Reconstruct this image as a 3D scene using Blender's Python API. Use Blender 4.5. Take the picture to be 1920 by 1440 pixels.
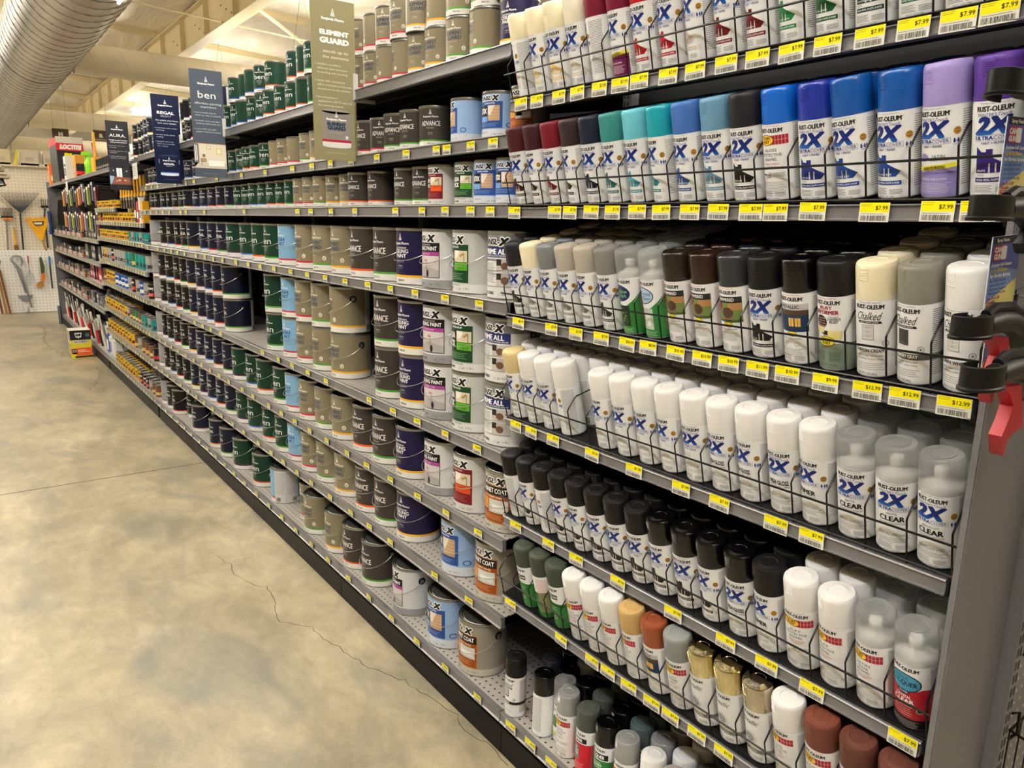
import bpy, bmesh, math, random
from mathutils import Matrix, Vector
for o in list(bpy.data.objects): bpy.data.objects.remove(o)
scn = bpy.context.scene
C = scn.collection
random.seed(7)
PI = math.pi

# ------------------------------------------------------------------ camera
cam_d = bpy.data.cameras.new('camera'); cam = bpy.data.objects.new('camera', cam_d); C.objects.link(cam)
RW = ((0.80535146, -0.11038052, 0.58243039), (-0.59251481, -0.18023264, 0.78513845), (0.01830898, -0.97741104, -0.21055272))
m3 = Matrix([(r[0], -r[1], -r[2]) for r in RW])
H0 = 1.64                                    # eye height above the floor
cam.matrix_world = Matrix.Translation((0, 0, H0)) @ m3.to_4x4()
cam_d.sensor_width = 36; cam_d.lens = 36 * 1394 / 1920; cam_d.clip_start = 0.02; cam_d.clip_end = 200
scn.camera = cam
# ------------------------------------------------------------------ world, exposure
w = bpy.data.worlds.new('world'); scn.world = w; w.use_nodes = True
w.node_tree.nodes['Background'].inputs[0].default_value = (0.8, 0.85, 0.9, 1)
w.node_tree.nodes['Background'].inputs[1].default_value = 0.25
vs = scn.view_settings
vs.view_transform = 'Standard'; vs.look = 'None'; vs.gamma = 1; vs.use_curve_mapping = False
vs.exposure = 0.0

def lamp(name, loc, sx, sy, power, col=(1, .9, .76), rot=(0, 0, 0), spread=180):
    l = bpy.data.lights.new(name, 'AREA'); l.shape = 'RECTANGLE'; l.size = sx; l.size_y = sy
    l.energy = power; l.color = col; l.spread = math.radians(spread)
    o = bpy.data.objects.new(name, l); C.objects.link(o); o.location = loc; o.rotation_euler = rot
    return o
# ------------------------------------------------------------------ helpers
def lin(h):
    h = h.lstrip('#'); out = []
    for i in (0, 2, 4):
        c = int(h[i:i+2], 16) / 255
        out.append(c / 12.92 if c <= .04045 else ((c + .055) / 1.055) ** 2.4)
    return tuple(out)
_m = {}
def mat(name, col, rough=.45, metal=0., noise=.04, nscale=30, trans=0., coat=0., emit=None, estr=0, alpha=1, spec=.5):
    if name in _m: return _m[name]
    m = bpy.data.materials.new(name); m.use_nodes = True; nt = m.node_tree; b = nt.nodes['Principled BSDF']
    c = lin(col) if isinstance(col, str) else col
    b.inputs['Roughness'].default_value = rough; b.inputs['Metallic'].default_value = metal
    b.inputs['Specular IOR Level'].default_value = spec
    if trans: b.inputs['Transmission Weight'].default_value = trans
    if coat: b.inputs['Coat Weight'].default_value = coat; b.inputs['Coat Roughness'].default_value = .08
    if noise:
        tc = nt.nodes.new('ShaderNodeTexCoord'); n = nt.nodes.new('ShaderNodeTexNoise'); n.inputs['Scale'].default_value = nscale
        r = nt.nodes.new('ShaderNodeValToRGB'); r.color_ramp.elements[0].position = .3; r.color_ramp.elements[1].position = .7
        r.color_ramp.elements[0].color = tuple(x * (1 - noise) for x in c) + (1,)
        r.color_ramp.elements[1].color = tuple(min(1, x * (1 + noise)) for x in c) + (1,)
        nt.links.new(tc.outputs['Object'], n.inputs['Vector']); nt.links.new(n.outputs['Fac'], r.inputs['Fac']); nt.links.new(r.outputs['Color'], b.inputs['Base Color'])
    else: b.inputs['Base Color'].default_value = c + (1,)
    if emit:
        b.inputs['Emission Color'].default_value = lin(emit) + (1,); b.inputs['Emission Strength'].default_value = estr
    _m[name] = m; return m
def ink(h, rough=.38): return mat('print_' + h.lstrip('#') + ('' if rough == .38 else '_%d' % (rough*100)), h, rough, noise=0, spec=.3)

class MB:
    """collects shapes into one mesh with several materials"""
    def __init__(s): s.v = []; s.f = []; s.mi = []; s.mats = []; s.sm = []
    def _m(s, m):
        if m not in s.mats: s.mats.append(m)
        return s.mats.index(m)
    def add(s, vs, fs, m, smooth=False):
        b = len(s.v); k = s._m(m); s.v += [tuple(x) for x in vs]
        for f in fs: s.f.append(tuple(b + i for i in f)); s.mi.append(k); s.sm.append(smooth)
        return s
    def box(s, x0, x1, y0, y1, z0, z1, m, bev=0):
        if bev:
            bm = bmesh.new(); bmesh.ops.create_cube(bm, size=1)
            for v in bm.verts: v.co = Vector(((x0+x1)/2 + v.co.x*(x1-x0), (y0+y1)/2 + v.co.y*(y1-y0), (z0+z1)/2 + v.co.z*(z1-z0)))
            bmesh.ops.bevel(bm, geom=bm.edges[:], offset=bev, segments=2, affect='EDGES')
            bm.verts.index_update(); s.add([v.co[:] for v in bm.verts], [[v.index for v in f.verts] for f in bm.faces], m, True); bm.free(); return s
        vs = [(x, y, z) for z in (z0, z1) for y in (y0, y1) for x in (x0, x1)]
        return s.add(vs, [(0,2,3,1), (4,5,7,6), (0,1,5,4), (2,6,7,3), (0,4,6,2), (1,3,7,5)], m)
    def lathe(s, prof, m, n=32, c=(0,0,0), close=True, ms=None, axis='z'):
        """prof: list of (r, z) from bottom to top"""
        vs = []; fs = []
        for r, z in prof:
            for i in range(n):
                a = 2*PI*i/n
                p = (r*math.cos(a), r*math.sin(a), z)
                if axis == 'x': p = (z, r*math.cos(a), r*math.sin(a))
                if axis == 'y': p = (r*math.sin(a), z, r*math.cos(a))
                vs.append((c[0]+p[0], c[1]+p[1], c[2]+p[2]))
        for j in range(len(prof)-1):
            for i in range(n):
                fs.append((j*n+i, j*n+(i+1) % n, (j+1)*n+(i+1) % n, (j+1)*n+i))
        if close:
            if prof[0][0] > 1e-6: fs.append(tuple(range(n-1, -1, -1)))
            if prof[-1][0] > 1e-6: fs.append(tuple((len(prof)-1)*n+i for i in range(n)))
        return s.add(vs, fs, m, True)
    def tube(s, pts, r, m, n=6, closed=False):
        pts = [Vector(p) for p in pts]; N = len(pts); vs = []; fs = []
        up = None
        for i, p in enumerate(pts):
            a = pts[i-1] if (i > 0 or closed) else p; b = pts[(i+1) % N] if (i < N-1 or closed) else p
            t = (b - a).normalized()
            if up is None: up = t.orthogonal().normalized()
            up = (up - t*up.dot(t)); up = up.normalized() if up.length > 1e-6 else t.orthogonal().normalized()
            sd = t.cross(up); rr = r[i] if isinstance(r, (list, tuple)) else r
            for k in range(n):
                q = 2*PI*k/n; vs.append(p + (up*math.cos(q) + sd*math.sin(q))*rr)
        for i in range(N if closed else N-1):
            for k in range(n):
                fs.append((i*n+k, i*n+(k+1) % n, ((i+1) % N)*n+(k+1) % n, ((i+1) % N)*n+k))
        if not closed: fs += [tuple(range(n-1, -1, -1)), tuple((N-1)*n+k for k in range(n))]
        return s.add(vs, fs, m, True)
    def prism(s, poly, axis, a0, a1, m, smooth=False):
        """poly: 2D outline extruded along axis"""
        def P(u, v, a): return {'x': (a, u, v), 'y': (u, a, v), 'z': (u, v, a)}[axis]
        n = len(poly); vs = [P(u, v, a0) for u, v in poly] + [P(u, v, a1) for u, v in poly]
        fs = [tuple(range(n)), tuple(range(2*n-1, n-1, -1))] + [(i, n+i, n+(i+1) % n, (i+1) % n) for i in range(n)]
        return s.add(vs, fs, m, smooth)
    def mesh(s, name):
        me = bpy.data.meshes.new(name); me.from_pydata(s.v, [], s.f)
        for m in s.mats: me.materials.append(m)
        me.polygons.foreach_set('material_index', s.mi); me.polygons.foreach_set('use_smooth', s.sm)
        bm = bmesh.new(); bm.from_mesh(me); bmesh.ops.recalc_face_normals(bm, faces=bm.faces); bm.to_mesh(me); bm.free()
        me.set_sharp_from_angle(angle=math.radians(38)); me.update()
        return me
    def build(s, name, parent=None, loc=None):
        return link(name, s.mesh(name), parent, loc)
def link(name, me, parent=None, loc=None):
    o = bpy.data.objects.new(name, me); C.objects.link(o)
    if parent: o.parent = parent
    if loc: o.location = loc
    return o
_labels = {}
def tag(o, label, cat, group=None):
    n = len(label.replace('-', ' ').split()) if False else len(label.split())
    if n < 4 or n > 16: print('LABEL LENGTH', n, label)
    if label in _labels: print('LABEL TWICE', label)
    _labels[label] = 1
    o['label'] = label; o['category'] = cat
    if group: o['group'] = group
    return o
def thing(name, loc=(0,0,0), rotz=0):
    o = bpy.data.objects.new(name, None); C.objects.link(o); o.location = loc; o.rotation_euler = (0, 0, rotz); o.empty_display_size = .02
    return o
def structure(o): o['kind'] = 'structure'; return o
def dup(root):
    r = root.copy(); C.objects.link(r)
    for k in ('label', 'group', 'category'):
        if k in r: del r[k]
    for ch in list(root.children):
        c = ch.copy(); C.objects.link(c); c.parent = r
        for g in list(ch.children):
            d = g.copy(); C.objects.link(d); d.parent = c
    return r

# ---- printing: flat designs that are bent round a can or laid on a card
_txt = {}
_cap = [None]
def text_mesh(t, shear=0):
    k = (t, shear)
    if k in _txt: return _txt[k]
    c = bpy.data.curves.new('t', 'FONT'); c.body = t; c.size = 1; c.resolution_u = 2; c.shear = shear
    o = bpy.data.objects.new('t', c); me = bpy.data.meshes.new_from_object(o)
    vs = [(v.co.x, v.co.y) for v in me.vertices]; fs = [tuple(p.vertices) for p in me.polygons]
    bpy.data.objects.remove(o); bpy.data.curves.remove(c); bpy.data.meshes.remove(me)
    if _cap[0] is None and t != 'H': h = text_mesh('H'); _cap[0] = max(v[1] for v in h[0])
    if vs:
        x0 = min(v[0] for v in vs); x1 = max(v[0] for v in vs)
    else: x0 = x1 = 0
    _txt[k] = ([(v[0]-x0, v[1]) for v in vs], fs, x1-x0); return _txt[k]
class Print:
    def __init__(s, sc=1.0): s.v = []; s.f = []; s.mi = []; s.mats = []; s.sc = sc
    def _m(s, m):
        if m not in s.mats: s.mats.append(m)
        return s.mats.index(m)
    def poly(s, pts, m, ly=1):
        if isinstance(m, str): m = ink(m)
        a = sum(pts[i][0]*pts[(i+1) % len(pts)][1] - pts[(i+1) % len(pts)][0]*pts[i][1] for i in range(len(pts)))
        if a < 0: pts = pts[::-1]
        b = len(s.v); s.v += [(u*s.sc, z*s.sc, ly) for u, z in pts]; s.f.append(tuple(range(b, b+len(pts)))); s.mi.append(s._m(m)); return s
    def rect(s, u0, u1, z0, z1, m, ly=1): return s.poly([(u0,z0), (u1,z0), (u1,z1), (u0,z1)], m, ly)
    def frame(s, u0, u1, z0, z1, t, m, ly=2):
        s.rect(u0, u1, z0, z0+t, m, ly); s.rect(u0, u1, z1-t, z1, m, ly); s.rect(u0, u0+t, z0+t, z1-t, m, ly); return s.rect(u1-t, u1, z0+t, z1-t, m, ly)
    def disc(s, u, z, r, m, ly=1, rz=None, n=20):
        rz = rz or r; return s.poly([(u+r*math.cos(2*PI*i/n), z+rz*math.sin(2*PI*i/n)) for i in range(n)], m, ly)
    def text(s, t, u, z, h, m, w=None, ly=3, al='c', shear=0, bold=0, rot=0, xs=1.0):
        if isinstance(m, str): m = ink(m)
        vs, fs, tw = text_mesh(t, shear)
        cop = [(0, 0)] if bold <= 0 else [(-bold*1.5, -bold*.5), (bold*1.5, -bold*.5), (0, bold*.7)] + ([(-bold*.7, bold*.5), (bold*.7, bold*.5)] if bold > .03 else [])
        if bold >= .045: cop = [(bold*q_*math.cos(a_*PI/6), bold*.8*q_*math.sin(a_*PI/6)) for a_ in range(12) for q_ in ((.8, 1.5) if bold < .1 else (.6, 1.3))] + [(0, 0), (bold*.7, 0), (-bold*.7, 0)]
        k = h / (_cap[0] or .73); kx = (w/tw) if (w and tw) else k*xs; W = tw*kx
        u0 = u - W/2 if al == 'c' else (u - W if al == 'r' else u)
        mi = s._m(m); cr, sr = math.cos(rot), math.sin(rot)
        for ci, (ox, oy) in enumerate(cop):
            b = len(s.v)
            for x, y in vs:
                px, py = u0 - u + (x+ox)*kx, (y+oy)*k
                s.v.append(((u + px*cr - py*sr)*s.sc, (z + px*sr + py*cr)*s.sc, ly + ci*.05))
            for f in fs: s.f.append(tuple(b+i for i in f)); s.mi.append(mi)
        return s
    def lines(s, u0, u1, z0, z1, n, m, ly=2, t=None, seed=1, jag=.15):
        R = random.Random(seed); d = (z1-z0)/n; t = t or d*.45
        for i in range(n):
            z = z1 - (i+.5)*d; e = u1 - (u1-u0)*jag*R.random()
            s.rect(u0, e, z-t/2, z+t/2, m, ly)
        return s
    def bars(s, u0, u1, z0, z1, m, ly=2, n=24, seed=3):
        R = random.Random(seed); p = (u1-u0)/n
        for i in range(n): s.rect(u0+i*p, u0+i*p+p*R.uniform(.25, .75), z0, z1, m, ly)
        return s
    def mesh(s, name, r=None, step=None, eps=.00012, face='x'):
        bm = bmesh.new(); vl = [bm.verts.new(v) for v in s.v]
        for f, mi in zip(s.f, s.mi):
            try: q = bm.faces.new([vl[i] for i in f]); q.material_index = mi
            except ValueError: pass
        if r:
            us = [v[0] for v in s.v]; step = step or r*math.radians(9); k = math.floor(min(us)/step)+1
            while k*step < max(us):
                bmesh.ops.bisect_plane(bm, geom=bm.verts[:]+bm.edges[:]+bm.faces[:], plane_co=(k*step, 0, 0), plane_no=(1, 0, 0), dist=1e-7); k += 1
        for v in bm.verts:
            u, z, ly = v.co
            if r: q = r + ly*eps; a = u/r; v.co = (-q*math.cos(a), -q*math.sin(a), z)
            elif face == 'x': v.co = (-ly*eps, -u, z)
            elif face == '-y': v.co = (u, -ly*eps, z)
            else: v.co = (u, z, ly*eps)
        me = bpy.data.meshes.new(name); bm.to_mesh(me); bm.free()
        for m in s.mats: me.materials.append(m)
        if r: me.polygons.foreach_set('use_smooth', [True]*len(me.polygons))
        me.update(); return me

# ------------------------------------------------------------------ materials of the place
M_floor = None
def floor_mat():
    m = bpy.data.materials.new('polished_concrete'); m.use_nodes = True; nt = m.node_tree; b = nt.nodes['Principled BSDF']; L = nt.links.new
    tc = nt.nodes.new('ShaderNodeTexCoord')
    def noise(sc, det, ro=.6, dist=0, stretch=None):
        n = nt.nodes.new('ShaderNodeTexNoise'); n.inputs['Scale'].default_value = sc; n.inputs['Detail'].default_value = det
        n.inputs['Roughness'].default_value = ro; n.inputs['Distortion'].default_value = dist
        if stretch:
            mp = nt.nodes.new('ShaderNodeMapping'); mp.inputs['Scale'].default_value = stretch; L(tc.outputs['Object'], mp.inputs['Vector']); L(mp.outputs['Vector'], n.inputs['Vector'])
        else: L(tc.outputs['Object'], n.inputs['Vector'])
        return n
    n1 = noise(1.3, 6, .62, .6, (1, .7, 1)); n2 = noise(5.5, 14, .74, .35, (1, .6, 1)); n3 = noise(160, 4, .6); n4 = noise(2.6, 5, .6, 1.2, (1, .45, 1))
    r1 = nt.nodes.new('ShaderNodeValToRGB'); e = r1.color_ramp.elements
    e[0].position = .3; e[0].color = lin('#777160') + (1,); e[1].position = .72; e[1].color = lin('#a79f88') + (1,)
    k = e.new(.5); k.color = lin('#938a73') + (1,)
    L(n1.outputs['Fac'], r1.inputs['Fac'])
    r2 = nt.nodes.new('ShaderNodeValToRGB'); e = r2.color_ramp.elements
    e[0].position = .36; e[0].color = (.70, .70, .70, 1); e[1].position = .62; e[1].color = (1.17, 1.15, 1.12, 1)
    L(n2.outputs['Fac'], r2.inputs['Fac'])
    mx = nt.nodes.new('ShaderNodeMix'); mx.data_type = 'RGBA'; mx.blend_type = 'MULTIPLY'; mx.inputs['Factor'].default_value = 1.0
    L(r1.outputs['Color'], mx.inputs['A']); L(r2.outputs['Color'], mx.inputs['B'])
    r3 = nt.nodes.new('ShaderNodeValToRGB'); e = r3.color_ramp.elements
    e[0].position = .50; e[0].color = (0, 0, 0, 1); e[1].position = .68; e[1].color = (.75, .75, .75, 1)
    L(n4.outputs['Fac'], r3.inputs['Fac'])
    mx2 = nt.nodes.new('ShaderNodeMix'); mx2.data_type = 'RGBA'; L(r3.outputs['Color'], mx2.inputs['Factor'])
    L(mx.outputs['Result'], mx2.inputs['A']); mx2.inputs['B'].default_value = lin('#6b6b62') + (1,)
    r4 = nt.nodes.new('ShaderNodeValToRGB'); e = r4.color_ramp.elements
    e[0].position = .35; e[0].color = (.86, .86, .86, 1); e[1].position = .65; e[1].color = (1.08, 1.08, 1.08, 1)
    L(n3.outputs['Fac'], r4.inputs['Fac'])
    mx3 = nt.nodes.new('ShaderNodeMix'); mx3.data_type = 'RGBA'; mx3.blend_type = 'MULTIPLY'; mx3.inputs['Factor'].default_value = .6
    L(mx2.outputs['Result'], mx3.inputs['A']); L(r4.outputs['Color'], mx3.inputs['B']); L(mx3.outputs['Result'], b.inputs['Base Color'])
    rr = nt.nodes.new('ShaderNodeMapRange'); rr.inputs['To Min'].default_value = .28; rr.inputs['To Max'].default_value = .5
    L(n2.outputs['Fac'], rr.inputs['Value']); L(rr.outputs['Result'], b.inputs['Roughness'])
    bp = nt.nodes.new('ShaderNodeBump'); bp.inputs['Strength'].default_value = .12; bp.inputs['Distance'].default_value = .01
    L(n2.outputs['Fac'], bp.inputs['Height']); L(bp.outputs['Normal'], b.inputs['Normal'])
    return m
def dots_mat(name, base, dot, pitch, rad, rough=.45, plane='xy', metal=0, off=.0):
    m = bpy.data.materials.new(name); m.use_nodes = True; nt = m.node_tree; b = nt.nodes['Principled BSDF']; L = nt.links.new
    tc = nt.nodes.new('ShaderNodeTexCoord'); sp = nt.nodes.new('ShaderNodeSeparateXYZ'); L(tc.outputs['Object'], sp.inputs[0])
    def M(op, a, bb=None):
        n = nt.nodes.new('ShaderNodeMath'); n.operation = op
        for i, x in enumerate((a, bb)):
            if x is None: continue
            if isinstance(x, (int, float)): n.inputs[i].default_value = x
            else: L(x, n.inputs[i])
        return n.outputs[0]
    ds = []
    for ax in plane.upper():
        v = M('DIVIDE', sp.outputs[ax], pitch); f = M('SUBTRACT', M('FRACT', M('ADD', v, 1000.5)), .5); ds.append(M('MULTIPLY', f, f))
    d = M('SQRT', M('ADD', ds[0], ds[1])); k = M('LESS_THAN', d, rad/pitch)
    mx = nt.nodes.new('ShaderNodeMix'); mx.data_type = 'RGBA'; L(k, mx.inputs['Factor'])
    mx.inputs['A'].default_value = lin(base) + (1,); mx.inputs['B'].default_value = lin(dot) + (1,)
    L(mx.outputs['Result'], b.inputs['Base Color']); b.inputs['Roughness'].default_value = rough; b.inputs['Metallic'].default_value = metal
    return m
M_floor = floor_mat()
M_rail = mat('grey_shelf_rail', '#77777b', .32, .35, .03)
M_deckplain = mat('grey_shelf_paint', '#8d8b88', .4, 0, .03)
M_deck = dots_mat('perforated_shelf_deck', '#a09d99', '#151515', .0254, .0038)
M_dark = mat('black_powder_coat', '#0b0c0e', .5, 0, .1, spec=.25)
M_black = mat('black_backing', '#07080b', .6, 0, .1, spec=.25)
M_panel = mat('grey_end_panel', '#6c6c73', .38, .1, .04, 60)
M_wire = mat('black_wire', '#0c0c0e', .3, .3, .05)
M_kick = mat('black_kick_plate', '#060607', .5, 0, .25, 14, spec=.2)
M_slot = mat('upright_slots', '#2a2a2e', .5)
M_chrome = mat('tin_metal', '#9b9a96', .28, .9, .06, 20)
M_wirebail = mat('galvanised_bail', '#c9c9c6', .25, .8, .03)
M_white = mat('white_tin', '#e4e6e9', .28, 0, .015, 20, coat=.4)
M_blackpl = mat('black_plastic', '#0d0d0f', .4, 0, .1, spec=.3)
M_tagy = ink('#f2e60a'); M_tagw = ink('#e2e2da')
def grad_blue():
    m = bpy.data.materials.new('blue_ink_gradient'); m.use_nodes = True; nt = m.node_tree; b = nt.nodes['Principled BSDF']
    tc = nt.nodes.new('ShaderNodeTexCoord'); sp = nt.nodes.new('ShaderNodeSeparateXYZ'); r = nt.nodes.new('ShaderNodeMapRange')
    r.inputs['From Min'].default_value = .09; r.inputs['From Max'].default_value = .112
    cr = nt.nodes.new('ShaderNodeValToRGB'); e = cr.color_ramp.elements
    e[0].color = lin('#1560b8') + (1,); e[1].color = lin('#12246f') + (1,); e[1].position = .8; k = e.new(.35); k.color = lin('#0f2a78') + (1,)
    nt.links.new(tc.outputs['Object'], sp.inputs[0]); nt.links.new(sp.outputs['Z'], r.inputs['Value']); nt.links.new(r.outputs['Result'], cr.inputs['Fac']); nt.links.new(cr.outputs['Color'], b.inputs['Base Color'])
    b.inputs['Roughness'].default_value = .4; b.inputs['Specular IOR Level'].default_value = .3; return m
M_2x = grad_blue()

# ================================================================== layout numbers (metres)
D = 1.21                                     # front plane of the shelving
def Z(z): return z + H0                      # heights given relative to the eye
BAY = [1.66, 2.88, 4.10, 5.32, 6.54]
STAIN = [6.54, 7.76, 8.98]
BRUSH = [8.98, 10.42, 11.86, 13.3]
Y0, Y1 = .45, 13.3
DEPTH = .42

# ================================================================== the setting
def slab(name, x0, x1, y0, y1, z0, z1, m):
    return structure(MB().box(x0, x1, y0, y1, z0, z1, m).build(name))
fl = slab('floor', -7, 9, -6, 34, -.1, 0, M_floor)
M_crack = mat('crack_dark', '#463c2c', .9, 0, .1)  # dark brown of the floor cracks
def ribbon(name, pts, w_, z, jit=.012, seed=1, m=None):
    R = random.Random(seed); mb = MB(); P = []
    for i in range(len(pts)-1):
        a, b = pts[i], pts[i+1]; n = max(2, int(math.dist(a, b)/.03))
        for k in range(n):
            t = k/n; P.append((a[0]+(b[0]-a[0])*t + R.uniform(-jit, jit), a[1]+(b[1]-a[1])*t + R.uniform(-jit, jit)))
    P.append(pts[-1]); vs = []; fs = []
    for i, p in enumerate(P):
        a = P[max(0, i-1)]; b = P[min(len(P)-1, i+1)]; t = Vector((b[0]-a[0], b[1]-a[1])).normalized(); ww = w_*R.uniform(.4, 1.1) if jit else w_
        vs += [(p[0]-t.y*ww, p[1]+t.x*ww, z), (p[0]+t.y*ww, p[1]-t.x*ww, z)]
    for i in range(len(P)-1): fs.append((2*i, 2*i+1, 2*i+3, 2*i+2))
    mb.add(vs, fs, m or M_crack); return mb.build(name, fl)
ribbon('floor_crack', [(.87,3.62),(.9,3.49),(.89,3.4),(.91,3.27),(.94,3.2),(.97,3.16),(.97,3.07),(.94,2.96),(.92,2.83),(1.01,2.71),(1.02,2.61),(1.05,2.44),(1.08,2.32),(1.11,2.25),(1.13,2.21),(1.15,2.17),(1.15,2.11),(1.17,2.05),(1.19,1.98),(1.2,1.9),(1.18,1.85),(1.19,1.78),(1.2,1.72),(1.2,1.6)], .0016, .0006, .008, 5)
ribbon('floor_crack', [(.91,13.42),(.92,12.63),(.81,11.6),(.83,10.79),(.93,10.11)], .004, .0006, .03, 6)
ribbon('floor_crack', [(1.13,9.29),(1.09,8.79),(.9,8.0)], .0025, .0006, .02, 7)
ribbon('floor_joint', [(-7,5.23),(.05,5.18),(1.22,5.16),(9,5.1)], .005, .0006, 0, 8, mat('joint_dark', '#4a4234', .9))  # control joint drawn as a dark line
M_wall = mat('cream_metal_wall', '#b0a68e', .6, 0, .04, 3)
slab('wall_left', -7.1, -7, -6, 34, 0, 4.9, M_wall)
slab('wall_right', 9, 9.1, -6, 34, 0, 4.9, M_wall)
slab('wall_back', -7, 9, -6.1, -6, 0, 5.2, M_wall)
slab('wall_end', -7, 9, 34, 34.1, 0, 5.2, mat('white_metal_wall', '#e4e0d4', .5, 0, .04, 3))

def ceil_mat():
    m = bpy.data.materials.new('vinyl_insulation'); m.use_nodes = True; nt = m.node_tree; b = nt.nodes['Principled BSDF']; L = nt.links.new
    tc = nt.nodes.new('ShaderNodeTexCoord'); mp = nt.nodes.new('ShaderNodeMapping'); mp.inputs['Scale'].default_value = (.7, .25, 1)
    n = nt.nodes.new('ShaderNodeTexNoise'); n.inputs['Scale'].default_value = 1.6; n.inputs['Detail'].default_value = 5; n.inputs['Distortion'].default_value = 1.5
    r = nt.nodes.new('ShaderNodeValToRGB'); e = r.color_ramp.elements
    e[0].position = .35; e[0].color = lin('#d6cbb8') + (1,); e[1].position = .65; e[1].color = lin('#f0e8d8') + (1,)
    L(tc.outputs['Object'], mp.inputs[0]); L(mp.outputs[0], n.inputs['Vector']); L(n.outputs['Fac'], r.inputs['Fac']); L(r.outputs['Color'], b.inputs['Base Color'])
    b.inputs['Roughness'].default_value = .35
    bp = nt.nodes.new('ShaderNodeBump'); bp.inputs['Strength'].default_value = .5; bp.inputs['Distance'].default_value = .12
    L(n.outputs['Fac'], bp.inputs['Height']); L(bp.outputs['Normal'], b.inputs['Normal']); return m
M_ceil = ceil_mat()
# sagging insulation blankets between the purlins
mb = MB(); NX = 33; NY = 161; vs = []
def roof_z(x): return 5.25 - .055*abs(x-1.0)
for j in range(NY):
    y = -6 + 40*j/(NY-1)
    for i in range(NX):
        x = -7 + 16*i/(NX-1); ph = ((y+6) % 3.2)/3.2
        vs.append((x, y, roof_z(x) - .11*math.sin(PI*ph)**.8 * (1 + .3*math.sin(x*1.7+y)) ))
fs = [(j*NX+i, j*NX+i+1, (j+1)*NX+i+1, (j+1)*NX+i) for j in range(NY-1) for i in range(NX-1)]
mb.add(vs, fs, M_ceil, True); structure(mb.build('ceiling'))
M_beam = mat('cream_steel', '#dfd0a8', .45, 0, .04, 8)
def purlin(i, y):
    mb = MB()
    for s in (-1, 1):
        x1 = -7 if s < 0 else 9; za, zb = roof_z(1.0), roof_z(x1)
        mb.add([(1, y-.03, za-.02), (x1, y-.03, zb-.02), (x1, y+.03, zb-.02), (1, y+.03, za-.02), (1, y-.03, za-.13), (x1, y-.03, zb-.13), (x1, y+.03, zb-.13), (1, y+.03, za-.13)],
               [(0,1,2,3), (4,5,6,7), (0,1,5,4), (2,3,7,6), (1,2,6,5), (0,3,7,4)], M_beam)
    structure(mb.build('trim_%d' % i))
k = 1
for yy in [-6 + 3.2*j for j in range(1, 13)]: purlin(k, yy); k += 1
def rafter(i, x):
    mb = MB(); zt = roof_z(x)-.13; zb = zt - .55
    mb.box(x-.012, x+.012, -6, 34, zb, zt, M_beam).box(x-.1, x+.1, -6, 34, zb-.015, zb, M_beam).box(x-.1, x+.1, -6, 34, zt-.015, zt, M_beam)
    for j in range(26):
        y = -5+1.5*j; mb.box(x-.09, x+.09, y-.006, y+.006, zb, zt, M_beam)
        for q in range(3):
            mb.lathe([(.012, -.02), (.012, .02)], M_slot, 6, (x, y+.3+q*.25, zb+.12+.1*q), axis='x')
    structure(mb.build('trim_%d' % i))
for x in (-3.4, 3.6): rafter(k, x); k += 1
# thin brace rods
structure(MB().tube([(-2, 11.2, 4.55), (8, 12.6, 4.35)], .012, M_beam).build('trim_%d' % k)); k += 1
structure(MB().tube([(1.9, 9.6, 4.85), (7.5, 15.2, 4.2)], .03, M_beam).build('trim_%d' % k)); k += 1
structure(MB().tube([(.9, 12.5, 4.75), (1.9, 6.5, 4.95)], .03, M_beam).build('trim_%d' % k)); k += 1
M_sky = mat('roof_skylight', '#dfe8f2', .3, 0, 0, emit='#d7e6f7', estr=2.2)
MB().box(5.0, 7.4, 18.5, 20.6, 4.86, 4.88, M_sky).build('window_1')['kind'] = 'structure'
MB().box(5.0, 7.4, 25.5, 27.6, 4.86, 4.88, M_sky).build('window_2')['kind'] = 'structure'

# ducts -------------------------------------------------------------
def duct_mat(name, c, metal, rough):
    return mat(name, c, rough, metal, .10, 2)
M_duct = duct_mat('spiral_duct_steel', '#b5b0aa', .92, .30); M_duct2 = duct_mat('painted_duct', '#efe6d0', .0, .4)
def duct(axis, a0, a1, c1, z, r, pitch, m, mseam, name, label, rings=()):
    t = thing(name, (0, 0, 0)); N = 48; mb = MB()
    mb.lathe([(r, a0), (r, a1)], m, N, ((0, c1, z) if axis == 'x' else (c1, 0, z)), close=True, axis=axis)
    mb.build('duct_wall', t)
    # spiral lock seam
    pts = []; turns = (a1-a0)/pitch; n = int(turns*28)
    for i in range(n+1):
        q = 2*PI*i/28; a = a0 + (a1-a0)*i/n
        p = ((a, c1+(r+.001)*math.cos(q), z+(r+.001)*math.sin(q)) if axis == 'x' else (c1+(r+.001)*math.cos(q), a, z+(r+.001)*math.sin(q)))
        pts.append(p)
    MB().tube(pts, .0024 if pitch < .2 else .005, mseam, 4).build('spiral_seam', t)
    for a in rings:
        q = [(r, a-.03), (r+.008, a-.025), (r+.008, a+.025), (r, a+.03)]
        MB().lathe(q, m, N, ((0, c1, z) if axis == 'x' else (c1, 0, z)), close=False, axis=axis).build('joint_band', t)
        for sg in (-.03, .03): MB().lathe([(r+.003, a+sg-.004), (r+.003, a+sg+.004)], M_slot, N, ((0, c1, z) if axis == 'x' else (c1, 0, z)), close=False, axis=axis).build('joint_gap', t)
    tag(t, label, 'duct'); return t
duct('y', -5.8, 29.5, 1.16, Z(2.17), .45, .27, M_duct, M_chrome, 'spiral_duct', 'large silver spiral air duct running along the aisle overhead, upper left corner', (12.3, 19.0))
duct('x', 1.62, 8.9, 12.7, Z(2.17), .21, .42, M_duct2, M_duct2, 'branch_duct', 'cream branch duct crossing under the ceiling, nearest of the three')
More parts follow.
